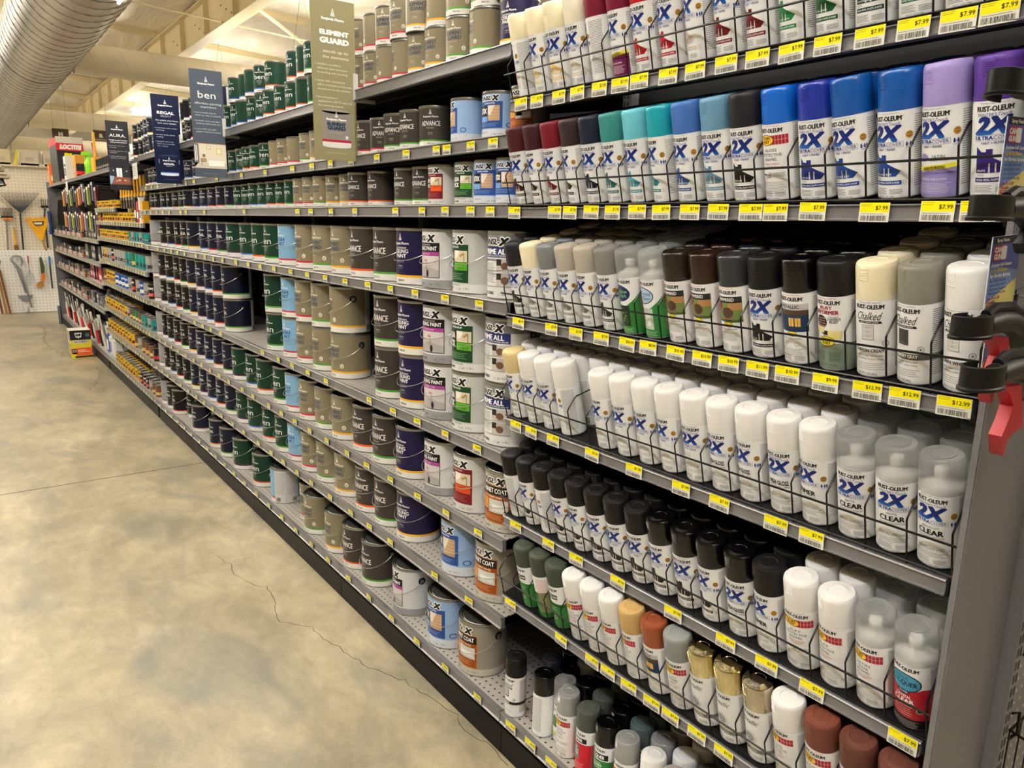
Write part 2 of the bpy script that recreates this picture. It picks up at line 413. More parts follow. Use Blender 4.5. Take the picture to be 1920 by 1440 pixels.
duct('x', 1.62, 8.9, 20.5, Z(2.12), .21, .42, M_duct2, M_duct2, 'branch_duct', 'cream branch duct crossing under the ceiling, middle of the three')
duct('x', 1.62, 8.9, 27.0, Z(2.02), .23, .42, M_duct2, M_duct2, 'branch_duct', 'cream branch duct crossing under the ceiling, farthest of the three')

# lamps: strip fixtures hung over the aisle -----------------------------
M_tube = mat('lamp_tube', '#fff4e0', .4, 0, 0, emit='#fff0d8', estr=6)
M_fix = mat('white_fixture', '#e8e6e0', .4)
def fixture(x, y, z, power, wdt, label, ln=1.3, hz=None, col=(1, .93, .82), up=0):
    hz = hz or roof_z(x)-.05-z
    t = thing('strip_light', (x, y, z))
    MB().box(-wdt/2-.02, wdt/2+.02, -ln/2, ln/2, 0, .05, M_fix).build('housing', t)
    MB().tube([(0, -ln/2+.03, -.018), (0, ln/2-.03, -.018)], .012, M_tube, 8).build('lamp_tube', t)
    for s in (-1, 1): MB().tube([(0, s*ln*.4, .05), (0, s*(ln*.4 if hz < .5 else 0), hz)], .003, M_chrome, 4).build('hanger', t)
    l = lamp('strip_light_lamp', (x, y, z-.04), wdt, ln-.1, power, col); l.parent = t; l.location = (0, 0, -.04)
    if up:      # added upward lamp to brighten the ceiling, not part of the fitting
        l = lamp('added_ceiling_uplamp', (x, y, z), wdt, ln-.1, up, (1, .93, .80), (PI, 0, 0)); l.parent = t; l.location = (0, 0, .056)
    tag(t, label, 'lamp'); return t
ON = ['first','second','third','fourth','fifth','sixth','seventh','eighth','ninth','tenth','eleventh','twelfth','thirteenth','fourteenth','fifteenth','sixteenth','seventeenth','eighteenth','nineteenth','twentieth']
ON += ['twenty-' + x for x in ON[:9]] + ['thirtieth'] + ['thirty-' + x for x in ON[:9]] + ['fortieth'] + ['forty-' + x for x in ON[:9]]
for i in range(4): fixture(1.20, .75 + i*1.75, Z(1.60), 27, .06, 'strip light under the big duct over the shelf edge, %s along' % ON[i], 1.5, hz=.125, col=(1, .95, .86))
for i in range(11): fixture(-1.5, -2.8 + i*3.2, Z(2.55), 66, .22, 'strip light hung over the aisle side, %s along from behind' % ON[i], 2.2, col=(.97, .985, 1), up=190)
for i in range(8): fixture(4.6, -1.5 + i*4.4, Z(1.75), 80, .22, 'strip light over the neighbouring aisle, %s along' % ON[i], 2.2, up=60)

# ================================================================== the shelving run
def upright_mesh(h):
    mb = MB(); mb.box(0, .03, -.02, .02, 0, h, M_panel)
    z = .1
    while z < h-.05: mb.box(-.001, 0, -.009, -.004, z, z+.016, M_slot); mb.box(-.001, 0, .004, .009, z, z+.016, M_slot); z += .0254
    return mb
def frame(name, ys, h, label, kick=True):
    t = thing(name, (D, ys[0], 0))
    for a, b in zip(ys[:-1], ys[1:]):
        MB().box(DEPTH+.03, DEPTH+.045, a-ys[0]+.002, b-ys[0]-.002, .02, h, M_black).build('back_panel', t)
        if kick: MB().box(.004, .02, a-ys[0]+.001, b-ys[0]-.001, 0, .095, M_kick, .001).build('kick_plate', t)
    for y in ys: upright_mesh(h).build('upright', t, (DEPTH, y-ys[0], 0))
    tag(t, label, 'shelving'); return t
frame('gondola_frame', [Y0] + BAY, 2.30, 'black backed steel shelving frame holding the spray and paint shelves')
frame('gondola_frame', [6.582, 7.76, 8.978], 2.30, 'black backed steel shelving frame holding the yellow and teal stain cans')
frame('gondola_frame', [9.020, 10.42, 11.86, 13.3], 2.12, 'dark steel shelving frame of the brush and sandpaper section')
# far end panel of the run
t = thing('end_panel', (D, 13.32, 0)); MB().box(-.02, DEPTH+.03, 0, .04, 0, 2.12, M_panel, .004).build('panel', t)
MB().box(-.05, .0, .0, .05, 0, .28, M_panel, .003).build('foot_plate', t)
tag(t, 'grey end panel closing the far end of the shelving by the rake wall', 'panel')

RAIL = [(.012,0), (-.003,0), (-.005,-.003), (-.001,-.005), (0,-.020), (-.001,-.032), (-.006,-.035), (-.005,-.038), (.012,-.038)]
_tags = {}
def tag_mesh(price, paint=False):
    k = (price, paint)
    if k in _tags: return _tags[k]
    p = Print(); w_, h_ = (.050, .0305) if not paint else (.042, .028)
    p.rect(-w_/2, w_/2, -h_/2, h_/2, M_tagw, 0); p.rect(-w_/2+.001, w_/2-.001, 0, h_/2, M_tagy, 1)
    p.text(price, w_/2-.003, .004, .0062, '#26260a', al='r', bold=.008)
    p.lines(-w_/2+.002, -.004, .009, h_/2-.001, 2, '#8b8510', 2, .0006)
    p.bars(-w_/2+.003, w_/2-.003, -h_/2+.002, -.005, '#2c2c2c', 2, 26)
    p.lines(-w_/2+.003, w_/2-.008, -.004, -.001, 1, '#55554a', 2, .0006)
    # slightly curled card: a thin body behind the print
    me = p.mesh('price_tag', face='x', eps=.00015)
    bm = bmesh.new(); bm.from_mesh(me); r = bmesh.ops.create_cube(bm, size=1)
    for v in r['verts']: v.co = Vector((.0004 + v.co.x*.0006, v.co.y*w_, v.co.z*h_))
    bm.to_mesh(me); bm.free(); _tags[k] = me; return me
def add_tags(t, ys, yc, prices, paint=False, z=-.018):
    for i, y in enumerate(ys):
        pr = prices[i % len(prices)] if isinstance(prices, (list, tuple)) else prices
        o = link('price_tag', tag_mesh(pr, paint), t, (-.0065, y-yc, z + random.uniform(-.001, .001)))
        o.rotation_euler = (random.uniform(-.03, .03), 0, random.uniform(-.03, .06))
def shelf(y0, y1, zb, label, depth=.41, tags=(), prices='$9.99', paint=True, deck=None, x=D, tilt=0, holes=True, dark=False):
    """flat or tilted shelf; zb = bottom of its price rail, eye-relative"""
    yc = (y0+y1)/2; L = y1-y0-.004; rh = .038 if not tilt else .027; zt = Z(zb)+rh
    t = thing('shelf', (x, yc, zt))
    mb = MB(); mb.prism([(u_, v_*rh/.038) for u_, v_ in RAIL], 'y', -L/2, L/2, M_rail); mb.build('price_rail', t)
    d = MB().box(.0125, depth, -L/2, L/2, -.003, 0, deck or M_deck).build('deck', t)
    u = MB().box(.013, depth, -L/2, L/2, -.03, -.004, M_dark)
    for q in (.1, .2, .3): u.box(q, q+.02, -L/2+.01, L/2-.01, -.036, -.03, M_dark)
    u = u.build('underside', t)
    if tilt: d.rotation_euler = (0, -tilt, 0); u.rotation_euler = (0, -tilt, 0)
    for s in (-1, 1):
        z1 = depth*math.tan(tilt)
        b = MB().prism([(.015, -.034), (depth, -.08+z1), (depth, .0+z1), (.015, -.002)], 'y', s*L/2-(.004 if s > 0 else 0), s*L/2+(.004 if s < 0 else 0), M_dark).build('bracket', t)
    add_tags(t, tags, yc, prices, paint, z=(-.021 if paint else -.0125) if tilt or paint else -.017)
    tag(t, label, 'shelf'); return t

# ---------------------------------------------------------------- spray paint cans
SP_A = math.radians(14); CA, SA = math.cos(SP_A), math.sin(SP_A)
GR = '#8d8f92'
def side_print(p, col=GR, u0=.043, u1=.078):
    p.lines(u0, u1, .018, .128, 34, col, 2, .0011, 4, .05)
    p.lines(-u1, -u0-.004, .03, .128, 28, col, 2, .0011, 5, .05); p.bars(-.074, -.056, .008, .026, '#222222')
def brand(p, z=.1215, col='#141414', w=.047, sub=True, arc='#6a6a6a'):
    p.text('TRUSTED QUALITY SINCE 1921', 0, z+.0098, .0019, arc, w=w*.8)
    p.text('RUST-OLEUM', 0, z, .0068, col, w=w, bold=.035); p.text('\u00ae', w/2+.0015, z+.0045, .002, col)
def seal(p):
    p.disc(.0350, .0985, .0056, '#b98a35', 2); p.disc(.0350, .0985, .0044, '#8d6420', 3); p.text('DOUBLE COVER', .0350, .0982, .0011, '#e9cf8a', w=.008, ly=4)
    for q in (.0312, .0366, .0402): p.rect(q-.0013, q+.0013, .0815, .0868, '#1d2f7d', 3); p.rect(q-.0006, q+.0006, .0868, .0882, '#1d2f7d', 3)
    p.rect(.0332, .0348, .0838, .0848, '#1d2f7d', 3); p.rect(.0295, .0420, .0792, .0797, '#3553a8', 3)
def touch2x(p):
    brand(p)
    p.text("PAINTER'S", -.009, .1145, .0046, '#3f4a93', w=.026); p.text('Touch', .0135, .1143, .0050, '#3f4a93', w=.0165, shear=.45)
    p.text('2X', -.001, .0915, .0215, M_2x, w=.046, shear=.28, bold=.045)
    p.frame(-.0262, .0262, .0812, .0895, .00035, '#2a3a8c', 2); p.text('ULTRA', -.0120, .0830, .0050, '#1f2f86', w=.0245, bold=.03); p.text('COVER', .0125, .0830, .0050, '#1f2f86', w=.023)
    seal(p)
def fine(p, wt='NET WT. 12 OZ. (340g)', col='#5a5a5a'):
    p.lines(-.024, .002, .0085, .0195, 5, col, 2, .0006, 8); p.lines(.006, .026, .0085, .017, 4, col, 2, .0006, 9); p.text(wt, 0, .0045, .0022, col, w=.026)
def d_2x(acc, nm, fin='GLOSS'):
    def f(p):
        touch2x(p); p.text('PAINT + PRIMER', 0, .0765, .0034, '#1f2f86', w=.030, bold=.01)
        p.poly([(-.022, .0365), (-.022, .0735), (-.014, .066), (-.008, .066), (-.008, .070), (.0005, .070), (.0005, .058), (.023, .0445), (.016, .0365)], acc, 2)
        p.rect(-.004, -.002, .037, .050, '#dddddd', 3); p.rect(.004, .006, .037, .050, '#dddddd', 3)
        p.text(nm, -.020, .0385, .0028, '#ffffff', al='l', ly=4); p.text(fin, -.020, .0322, .0024, '#444444', al='l')
        p.rect(-.023, .024, .0235, .0300, acc, 2); p.text('WOOD, METAL, PLASTIC & MORE', 0, .0253, .0028, '#ffffff', w=.042, ly=3, bold=.01)
        p.disc(.030, .027, .0045, '#c9c9c9', 2); p.disc(.030, .027, .0036, '#e9e9ec', 3); p.text('3', .030, .0255, .003, '#444444', ly=4)
        fine(p); side_print(p)
    return f
def d_satin(acc, nm):
    def f(p):
        touch2x(p); p.text('PAINT + PRIMER', 0, .0765, .0034, '#26262a', w=.030, bold=.01)
        p.rect(-.045, .040, .0, .040, acc, 2); p.poly([(-.045, .040), (.04, .047), (.04, .054), (-.045, .047)], '#e9e23a', 3); p.text('BONDS TO PLASTIC!', .003, .0445, .0042, '#1a1a1a', w=.034, ly=5, rot=.08, bold=.02)
        p.poly([(-.045, .038), (.04, .038), (.04, .047), (-.045, .040)], acc, 2)
        p.text('SATIN', .010, .061, .0048, '#333333', ly=4); p.text(nm, .010, .0565, .0026, '#555555', ly=4)
        p.disc(-.014, .062, .009, acc, 2, .006); p.text('WOOD, METAL, PLASTIC & MORE', 0, .0285, .0032, '#ffffff', w=.044, ly=4)
        p.lines(-.03, .03, .008, .025, 7, '#e6e0ea', 4, .0006); side_print(p)
    return f
def d_big(word, sub, fin='', col='#141414'):
    def f(p):
        touch2x(p)
        if fin: p.text(fin, 0, .0745, .0036, col)
        p.text(word, 0, .0625, .0092, col, w=.040 if len(word) > 4 else .030, bold=.03); p.text(sub, 0, .0565, .0032, '#5c5c5c', w=.042)
        p.frame(-.023, .023, .0335, .0400, .0003, '#222222'); p.text('WOOD, METAL, PLASTIC & MORE', 0, .0353, .0028, '#222222', w=.042, bold=.01)
        p.disc(.030, .032, .0045, '#8a8a8a', 2); p.disc(.030, .032, .0038, '#e9e9ec', 3); p.lines(-.024, .026, .021, .031, 4, '#6a6a6a', 2, .0006)
        fine(p); side_print(p)
    return f
def d_stops(l1, l2='PROTECTIVE', l3='ENAMEL'):
    def f(p):
        brand(p, arc='#c02a3a'); p.rect(-.030, .034, .1005, .1165, '#a31f33', 2)
        for i in range(1, 12): p.rect(-.030+i*.0058, -.030+i*.0058+.0006, .1005, .1165, '#e8c9cd', 3)
        p.rect(-.03, .034, .1083, .1088, '#e8c9cd', 3)
        p.disc(-.008, .1085, .0165, '#1a1a1a', 4, .0095); p.disc(-.008, .1085, .0155, '#efc02e', 5, .0086)
        p.text('STOPS', -.008, .1093, .0048, '#1a1a1a', ly=6, bold=.03); p.text('RUST', -.008, .1030, .0048, '#1a1a1a', ly=6, bold=.03)
        p.text(l1, 0, .0885, .0050, '#33333a', w=min(.036, .0052*len(l1))); p.text(l2, 0, .0805, .0050, '#33333a', w=.0042*len(l2)); p.text(l3, 0, .0725, .0050, '#33333a', w=.0044*len(l3))
        p.text('SUPERIOR COVERAGE', 0, .0655, .0030, '#b8324a', w=.032); p.text('& DURABILITY', 0, .0605, .0030, '#b8324a', w=.024)
        p.disc(-.004, .0480, .005, '#777777', 2); p.disc(-.004, .0480, .0042, '#e9e9ec', 3); p.disc(-.004, .048, .002, '#777777', 4); p.rect(-.023, -.011, .0465, .0495, '#2b4b86', 2)
        p.lines(.004, .028, .044, .052, 4, '#777777', 2, .0006); p.lines(-.024, .028, .014, .036, 8, '#7a7a7a', 2, .0006, 6); fine(p); side_print(p)
    return f
def d_band(word, band, pic, stops=True, wcol='#ffffff'):
    def f(p):
        brand(p, arc='#c02a3a'); p.rect(-.030, .034, .1040, .1165, band, 2); p.text(word, 0, .1075, .0062, wcol, w=.038, ly=3, bold=.015)
        p.rect(-.030, .034, .0650, .1040, pic, 2); p.rect(-.030, -.008, .090, .104, '#5e6f86', 3); p.rect(-.018, -.008, .090, .104, '#8e1f24', 4); p.rect(.006, .034, .090, .104, '#a67b50', 3)
        p.disc(.004, .084, .012, '#4a3629', 4, .011); p.rect(-.006, .015, .068, .08, '#7b6a55', 4); p.rect(-.03, .034, .065, .070, '#3d5a22', 4)
        if stops: p.disc(.004, .060, .010, '#1a1a1a', 5, .0058); p.disc(.004, .060, .0092, '#e8d22e', 6, .0050); p.text('STOPS RUST', .004, .0588, .0024, '#1a1a1a', ly=7, w=.014)
        p.text('HIDES SURFACE IMPERFECTIONS', 0, .0495, .0025, '#333333', w=.042); p.lines(-.022, .024, .026, .045, 7, '#7a7a7a', 2, .0006); fine(p); side_print(p, '#c08a90')
    return f
def d_metal(p):
    brand(p, arc='#c02a3a'); p.rect(-.030, .034, .1045, .1165, '#b9bbc0', 2); p.text('METALLIC', 0, .1075, .0060, '#1b1b1f', w=.036, ly=3, bold=.02)
    p.rect(-.030, .034, .064, .1045, '#1c3557', 2); p.rect(-.03, .034, .095, .1045, '#4c3a30', 3)
    for a in (0, .012): p.rect(-.002+a, .008+a, .074, .090, '#e0b45a', 4); p.rect(.0025+a, .0032+a, .074, .09, '#3b2a16', 5)
    p.disc(.004, .060, .009, '#1a1a1a', 5, .005); p.disc(.004, .060, .0083, '#e8d22e', 6, .0044); p.text('STOPS RUST', .004, .0588, .0022, '#1a1a1a', ly=7, w=.012)
    p.text('BRILLIANT METALLIC FINISH', 0, .0495, .0026, '#333333', w=.040); p.disc(.012, .04, .004, '#777777', 2); p.disc(.012, .04, .0034, '#e9e9ec', 3); p.lines(-.022, .024, .016, .032, 6, '#7a7a7a', 2, .0006); fine(p); side_print(p)
def d_reform(p):
    p.rect(-.11, .11, .0, .052, '#78897c', 1); brand(p, arc='#c02a3a'); p.text('RUST', 0, .1130, .0056, '#8e1c3a', bold=.03, w=.022); p.text('REFORMER', 0, .1045, .0066, '#8e1c3a', bold=.035, w=.044)
    p.disc(-.010, .090, .012, '#2a1a1a', 2, .012)
    for i in range(6):
        for j in range(4): p.disc(-.018+i*.0032, .083+j*.0045, .0011, '#d9b2aa', 3, n=6)
    p.rect(-.021, -.004, .070, .081, '#e6db9a', 3); p.rect(-.021, -.0195, .052, .07, '#2a1a1a', 3); p.rect(-.004, -.0025, .052, .07, '#2a1a1a', 3)
    p.disc(.004, .0705, .0145, '#2a1a1a', 2, .004)
    p.text('INSTANTLY', .014, .0985, .0026, '#222222', w=.016); p.text('CONVERTS', .014, .0935, .0042, '#222222', w=.022, bold=.02); p.text('RUST', .014, .0885, .0042, '#222222', bold=.02)
    p.rect(.003, .026, .06, .075, '#e6dc90', 3); p.disc(.0, .0555, .0155, '#1a1a1a', 4, .0092); p.disc(.0, .0555, .0147, '#e8d22e', 5, .0084); p.text('STOPS', 0, .0562, .0046, '#1a1a1a', ly=6, bold=.03); p.text('RUST', 0, .0503, .0046, '#1a1a1a', ly=6, bold=.03)
    p.lines(-.024, -.002, .018, .036, 8, '#37453b', 3, .0007); p.lines(.004, .025, .018, .036, 8, '#37453b', 3, .0007); p.text('NET WT. 10.25 OZ. (291g)', 0, .010, .0032, '#27302a', w=.034); side_print(p)
def script(p, word, z, h, w, col='#1a1a1a'): p.text(word, 0, z, h, col, w=w, shear=.55, bold=-.006)
def d_chalk(nm, bar, furn):
    def f(p):
        brand(p); script(p, 'Chalked', .1025, .0135, .043); p.poly([(-.020, .0965), (-.018, .1005), (.019, .1005), (.021, .0965)], '#1c1c1e', 2); p.text('ultra matte paint', 0, .0977, .0024, '#ffffff', w=.030, ly=3)
        p.rect(-.012, .008, .068, .094, furn, 2); p.frame(-.012, .008, .068, .094, .0006, '#3a3a3e', 3)
        for i in range(3): p.rect(-.010, .006, .0865-i*.007, .0925-i*.007, '#c6c8cc' if furn != '#4d4f50' else '#3c3e40', 3); p.disc(-.002, .0895-i*.007, .0008, '#444444', 4)
        p.disc(.026, .062, .0052, '#777777', 2); p.disc(.026, .062, .0042, '#e9e9ec', 3); p.disc(.026, .062, .002, '#777777', 4)
        if bar: p.rect(-.104, .104, .044, .054, bar, 2)
        p.text(nm, -.001, .0465, .0056, '#ffffff' if bar else '#222222', w=.0033*len(nm)+.006, ly=3, bold=.02)
        p.text('DRIES TO A CHALKY SMOOTH FINISH', 0, .0385, .0029, '#333333', w=.044); p.text('easy application // superior coverage', 0, .0335, .0026, '#444444', w=.044)
        p.lines(-.022, .026, .014, .028, 4, '#777777', 2, .0006); p.text('NET WT. 12 OZ (340 g)', -.004, .006, .0036, '#333333', w=.032); side_print(p, '#55575a')
    return f
def d_camo(p):
    p.rect(-.11, .11, 0, .078, '#2c7a37', 1); brand(p); p.rect(-.022, .022, .095, .110, '#2a2e28', 2); p.text('CAMOUFLAGE', 0, .0992, .0062, '#ffffff', w=.040, ly=3, bold=.02)
    p.poly([(-.11, .078), (-.02, .088), (.03, .080), (.11, .09), (.11, .07), (-.11, .07)], '#2c7a37', 1); p.text('ULTRA FLAT FINISH', 0, .068, .0040, '#d9efd0', w=.036, ly=3); p.text('NON-REFLECTIVE', 0, .060, .003, '#d9efd0', w=.03, ly=3)
    p.disc(.006, .035, .006, '#cfd8b0', 3); p.disc(.006, .035, .004, '#5d6a3c', 4); p.lines(-.022, .0, .012, .03, 6, '#bfe0b8', 3, .0006); side_print(p, '#d49a9a')
def d_glow(word1, word2, acc, wc):
    def f(p):
        brand(p); p.rect(-.11, .11, 0, .070, '#2f7f3d', 1); p.poly([(-.11, .07), (-.03, .072), (.0, .062), (.03, .085), (.045, .10), (.11, .07)], '#2f7f3d', 1)
        p.disc(-.010, .098, .032, '#101a40', 2, .0195); p.disc(-.010, .098, .030, acc, 3, .0175)
        p.text(word1, .002, .099, .0078, wc, w=.026, ly=4); p.text(word2, .002, .089, .0078, wc, w=.022, ly=4)
        p.rect(-.012, .016, .022, .070, '#1c2a22' if wc != '#223a66' else '#b8c4c0', 2); p.rect(-.006, .010, .030, .060, '#2b4a2b' if wc != '#223a66' else '#dfe6e2', 3)
        for i in range(5): p.disc(-.004+.004*(i % 3), .034+.006*i, .0016, '#a8e04a' if wc != '#223a66' else '#97a5a0', 4, n=8)
        p.lines(-.022, .024, .006, .018, 5, '#bfe6c0', 3, .0006); side_print(p, '#c06a70')
    return f
def d_acryl(p):
    brand(p); p.rect(-.11, .11, 0, .084, '#b3202e', 1); p.rect(-.11, .11, 0, .022, '#141316', 2); p.poly([(-.11, .084), (-.03, .084), (0, .07), (.03, .088), (.11, .084)], '#b3202e', 1)
    p.disc(0, .097, .029, '#101f3a', 2, .019); p.disc(0, .097, .027, '#3d8fb5', 3, .017); p.text('ACRYLIC', -.004, .103, .0052, '#0f2030', w=.026, ly=4); p.text('LACQUER', 0, .0915, .0086, '#0c1826', w=.044, ly=4, bold=.02)
    p.disc(0, .077, .010, '#20305e', 4, .0042); p.text('GLOSS', 0, .0755, .0034, '#ffffff', ly=5); p.text('CRYSTAL', 0, .0645, .0058, '#ffffff', w=.026, ly=5, bold=.02); p.text('CLEAR', 0, .0545, .0080, '#ffffff', w=.034, ly=5, bold=.03)
    p.lines(-.018, .016, .026, .050, 5, '#f0d0d0', 5, .0009); p.disc(.026, .042, .0055, '#c9c9b0', 3); p.disc(.026, .042, .004, '#2c3a2c', 4); p.lines(-.024, .026, .006, .018, 5, '#b8b8b8', 5, .0006); side_print(p)
def d_script(word):
    def f(p):
        brand(p); script(p, word, .1005, .0115, .044); R = random.Random(2)
        for i in range(26):
            a = 2*PI*i/26; r0, r1 = .007, .017+R.random()*.004; dx, dz = math.cos(a), math.sin(a); q = .0007
            p.poly([(r0*dx-q*dz, .062+r0*dz+q*dx), (r1*dx, .062+r1*dz), (r0*dx+q*dz, .062+r0*dz-q*dx)], '#6d7177', 2)
        p.disc(0, .062, .007, '#7a7e84', 3); p.disc(0, .062, .005, '#d6d8dc', 4); p.disc(0, .062, .003, '#7a7e84', 5)
        p.rect(-.104, .104, .026, .036, '#84888d', 2); p.text('METALLIC FINISH', 0, .0290, .0036, '#e6e6e6', w=.034, ly=3); fine(p); side_print(p)
    return f
def d_lacq(p):
    brand(p); p.rect(-.030, .034, .098, .115, '#15181a', 2); p.text('LACQUER', 0, .1015, .0095, '#ffffff', w=.048, ly=3, bold=.03); p.rect(-.11, .11, .0, .095, '#28793a', 1)
    p.text('ULTRA DURABLE', 0, .086, .0036, '#dff0d8', w=.030, ly=3); p.text('HIGH BUILD', 0, .078, .0052, '#ffffff', w=.034, ly=3, bold=.02); p.text('PROTECTION', 0, .070, .0052, '#ffffff', w=.034, ly=3)
    p.rect(-.02, .02, .03, .062, '#1d4a2a', 2); p.lines(-.02, .02, .01, .026, 5, '#bfe6c0', 3, .0006); side_print(p)
def d_prime(p):
    brand(p); p.rect(-.025, .03, .1005, .115, '#1d1f20', 2); p.text('PRIMER', 0, .1040, .0080, '#ffffff', w=.036, ly=3, bold=.03); p.rect(-.11, .11, 0, .097, '#bf2030', 1)
    p.rect(-.022, .008, .045, .090, '#6e6f72', 2); p.text('SELF', -.007, .078, .0066, '#e6e6e6', ly=3, bold=.02); p.text('ETCHING', -.007, .068, .0066, '#e6e6e6', w=.026, ly=3, bold=.02); p.text('PRIMER', -.007, .058, .0066, '#e6e6e6', w=.024, ly=3, bold=.02)
    p.lines(-.02, .026, .012, .038, 7, '#f2c8cc', 3, .0007); side_print(p)
def d_heat(p):
    brand(p); p.rect(-.11, .11, 0, .104, '#26282a', 1); p.disc(0, .098, .029, '#f0d070', 2, .0165); p.disc(0, .098, .028, '#d9541e', 3, .0152); p.poly([(-.026, .094), (0, .083), (.026, .094), (.016, .104), (-.016, .104)], '#e98b28', 4)
    p.text('High Heat', 0, .0945, .0075, '#161616', w=.044, ly=5, bold=.03); p.rect(-.03, .03, .03, .078, '#7a2a16', 2); p.disc(0, .052, .013, '#f0a030', 3); p.lines(-.02, .02, .008, .024, 5, '#c9c9c9', 3, .0006); side_print(p)
def d_dip(p):
    brand(p); script(p, 'Off the Dip', .101, .0105, .044); p.rect(-.11, .11, .02, .034, '#bcd06a', 2); p.poly([(-.012, .05), (-.002, .088), (.004, .088), (.012, .05)], '#4a6a3a', 2); p.disc(0, .072, .011, '#557a40', 3, .014); fine(p); side_print(p)
def d_blank(p): brand(p); side_print(p)
DES = {'metal': d_metal, 'reform': d_reform, 'camo': d_camo, 'acryl': d_acryl, 'lacq': d_lacq, 'prime': d_prime, 'heat': d_heat, 'dip': d_dip}
_lab = {}
def spray_label(key):
    if key in _lab: return _lab[key]
    p = Print(); p.rect(-.1036, .1036, .004, .1335, ink('#eceef1', .3), 0)
    if isinstance(key, tuple):
        k, a = key[0], key[1:]
        {'2x': d_2x, 'satin': d_satin, 'big': d_big, 'stops': d_stops, 'band': d_band, 'chalk': d_chalk, 'glow': d_glow, 'script': d_script}[k](*a)(p)
    else: DES[key](p)
    # keep everything inside the sleeve
    p.v = [(u, min(.1335, max(.004, z)), l) for u, z, l in p.v]
    me = p.mesh('label', .03305, .0044); _lab[key] = me; return me
mb = MB()
mb.lathe([(.029, .002), (.0315, 0), (.0328, .0015), (.0328, .003)], M_chrome, 36)
mb.lathe([(.0328, .003), (.0327, .004), (.0327, .134), (.0318, .138), (.029, .1405)], M_white, 36, close=False)
ME_BODY = mb.mesh('can_body')
def cap_mesh(m, clear=False):
    mb = MB(); n = 40; tp = []
    prof = [(.0326, .1355), (.0328, .137), (.0324, .187), (.0312, .1925), (.0295, .1945), (.018, .1948), (.0172, .1953), (.0160, .1953), (.0152, .1944), (.004, .1946), (.0, .1946)]
    if clear: prof = [(.0331, .1345), (.0335, .136), (.0332, .186), (.0318, .192), (.0295, .1940), (.020, .1945), (.0192, .1958), (.0168, .1958), (.0160, .1945), (.010, .197), (0, .1985)]
    mb.lathe(prof, m, n, close=False)
    # finger tab with ridges
    def patch(a0, a1, z0, z1, r, t):
        k = 5; vs = []; fs = []
        for i in range(k+1):
            a = a0+(a1-a0)*i/k
            for rr, z in ((r, z0), (r+t, z0+.0006), (r+t, z1-.0006), (r, z1)): vs.append((-rr*math.cos(a), -rr*math.sin(a), z))
        for i in range(k):
            for j in range(3): fs.append((i*4+j, i*4+j+1, i*4+j+5, i*4+j+4))
        mb.add(vs, fs, m)
    c0 = -.25
    for a0, a1, z0, z1 in ((-.27, -.245, .170, .1915), (.245, .27, .170, .1915), (-.27, .27, .1688, .1702)): patch(c0+a0, c0+a1, z0, z1, .0322, .0012)
    for i in range(6): patch(c0-.2, c0+.2, .1725+i*.0028, .1735+i*.0028, .0323, .0007)
    if clear:
        for q in range(8): patch(c0+.6+q*.62, c0+.615+q*.62, .140, .187, .0332, .0004)
    return mb.mesh('cap')
def clear_mat():
    m = mat('clear_cap_plastic', '#eef1f2', .34, 0, 0, trans=.82); m.node_tree.nodes['Principled BSDF'].inputs['IOR'].default_value = 1.12; return m
M_clear = clear_mat()
CAPS = {}
def cap_of(name):
    if name in CAPS: return CAPS[name]
    T = {'cream': '#efe6c8', 'ivory': '#e9e4d2', 'burgundy': '#6e1230', 'maroon': '#43121c', 'dark maroon': '#35121c', 'dark red': '#6b0f22', 'red': '#a3121f', 'dark brown': '#2e2226', 'navy': '#141c33', 'teal green': '#2f7f80', 'light aqua': '#63b9d0', 'turquoise': '#1295ab', 'periwinkle': '#3d68b5', 'dusty blue': '#5f8db0', 'charcoal': '#1b1b22', 'bright blue': '#0f5fc9', 'royal blue': '#1a2f9c', 'cobalt blue': '#0f4fa3', 'lilac': '#9c8fd0', 'grape purple': '#50308f', 'green': '#146b3c', 'dark green': '#12372c', 'warm grey': '#a8a29a', 'mid grey': '#777776', 'silver grey': '#7b7f85', 'smoke grey': '#56595d', 'brown hammered': '#2b2320', 'rust brown hammered': '#33211b', 'grey hammered': '#3a3d42', 'matte black': '#0f0f11', 'gloss black': '#050506', 'country grey': '#7d7d76', 'white': '#e9e9ea', 'almond': '#cdbb8c', 'purple': '#43307c', 'olive green': '#3c443a', 'tan': '#bb9d66', 'copper': '#9a5236', 'grey': '#81878a', 'gold': '#dccf9f', 'champagne': '#c9bfa9', 'black chrome': '#34322f', 'brown': '#59332b', 'reddish brown': '#6a3a2e', 'silver': '#9a9c9f', 'blue grey': '#4d5b5f', 'pewter green': '#454b46'}
    if name.startswith('clear'): me = cap_mesh(M_clear, True)
    else:
        gl = name in ('gloss black', 'gold', 'champagne', 'black chrome', 'copper', 'brown hammered', 'rust brown hammered', 'grey hammered', 'silver', 'bright blue', 'cobalt blue', 'royal blue', 'turquoise')
        mt = {'gold': 1, 'champagne': 1, 'black chrome': 1, 'copper': .4, 'silver': .3, 'silver grey': .3, 'brown hammered': .3, 'grey hammered': .4, 'rust brown hammered': .3}.get(name, 0)
        me = cap_mesh(mat('cap_' + name.replace(' ', '_'), T[name], {'gold': .12, 'champagne': .12, 'black chrome': .1}.get(name, .22 if gl else .45), mt, .02, 12, spec=.5 if gl else .3))
    CAPS[name] = me; return me
mb = MB(); mb.lathe([(.028, .1405), (.0125, .148), (.0125, .150), (.006, .151), (.006, .156), (.009, .157), (.010, .168), (.008, .170), (0, .170)], mat('white_nozzle', '#e8e8ea', .4), 24, close=False)
ME_NOZ = mb.mesh('nozzle')
_sp = {}
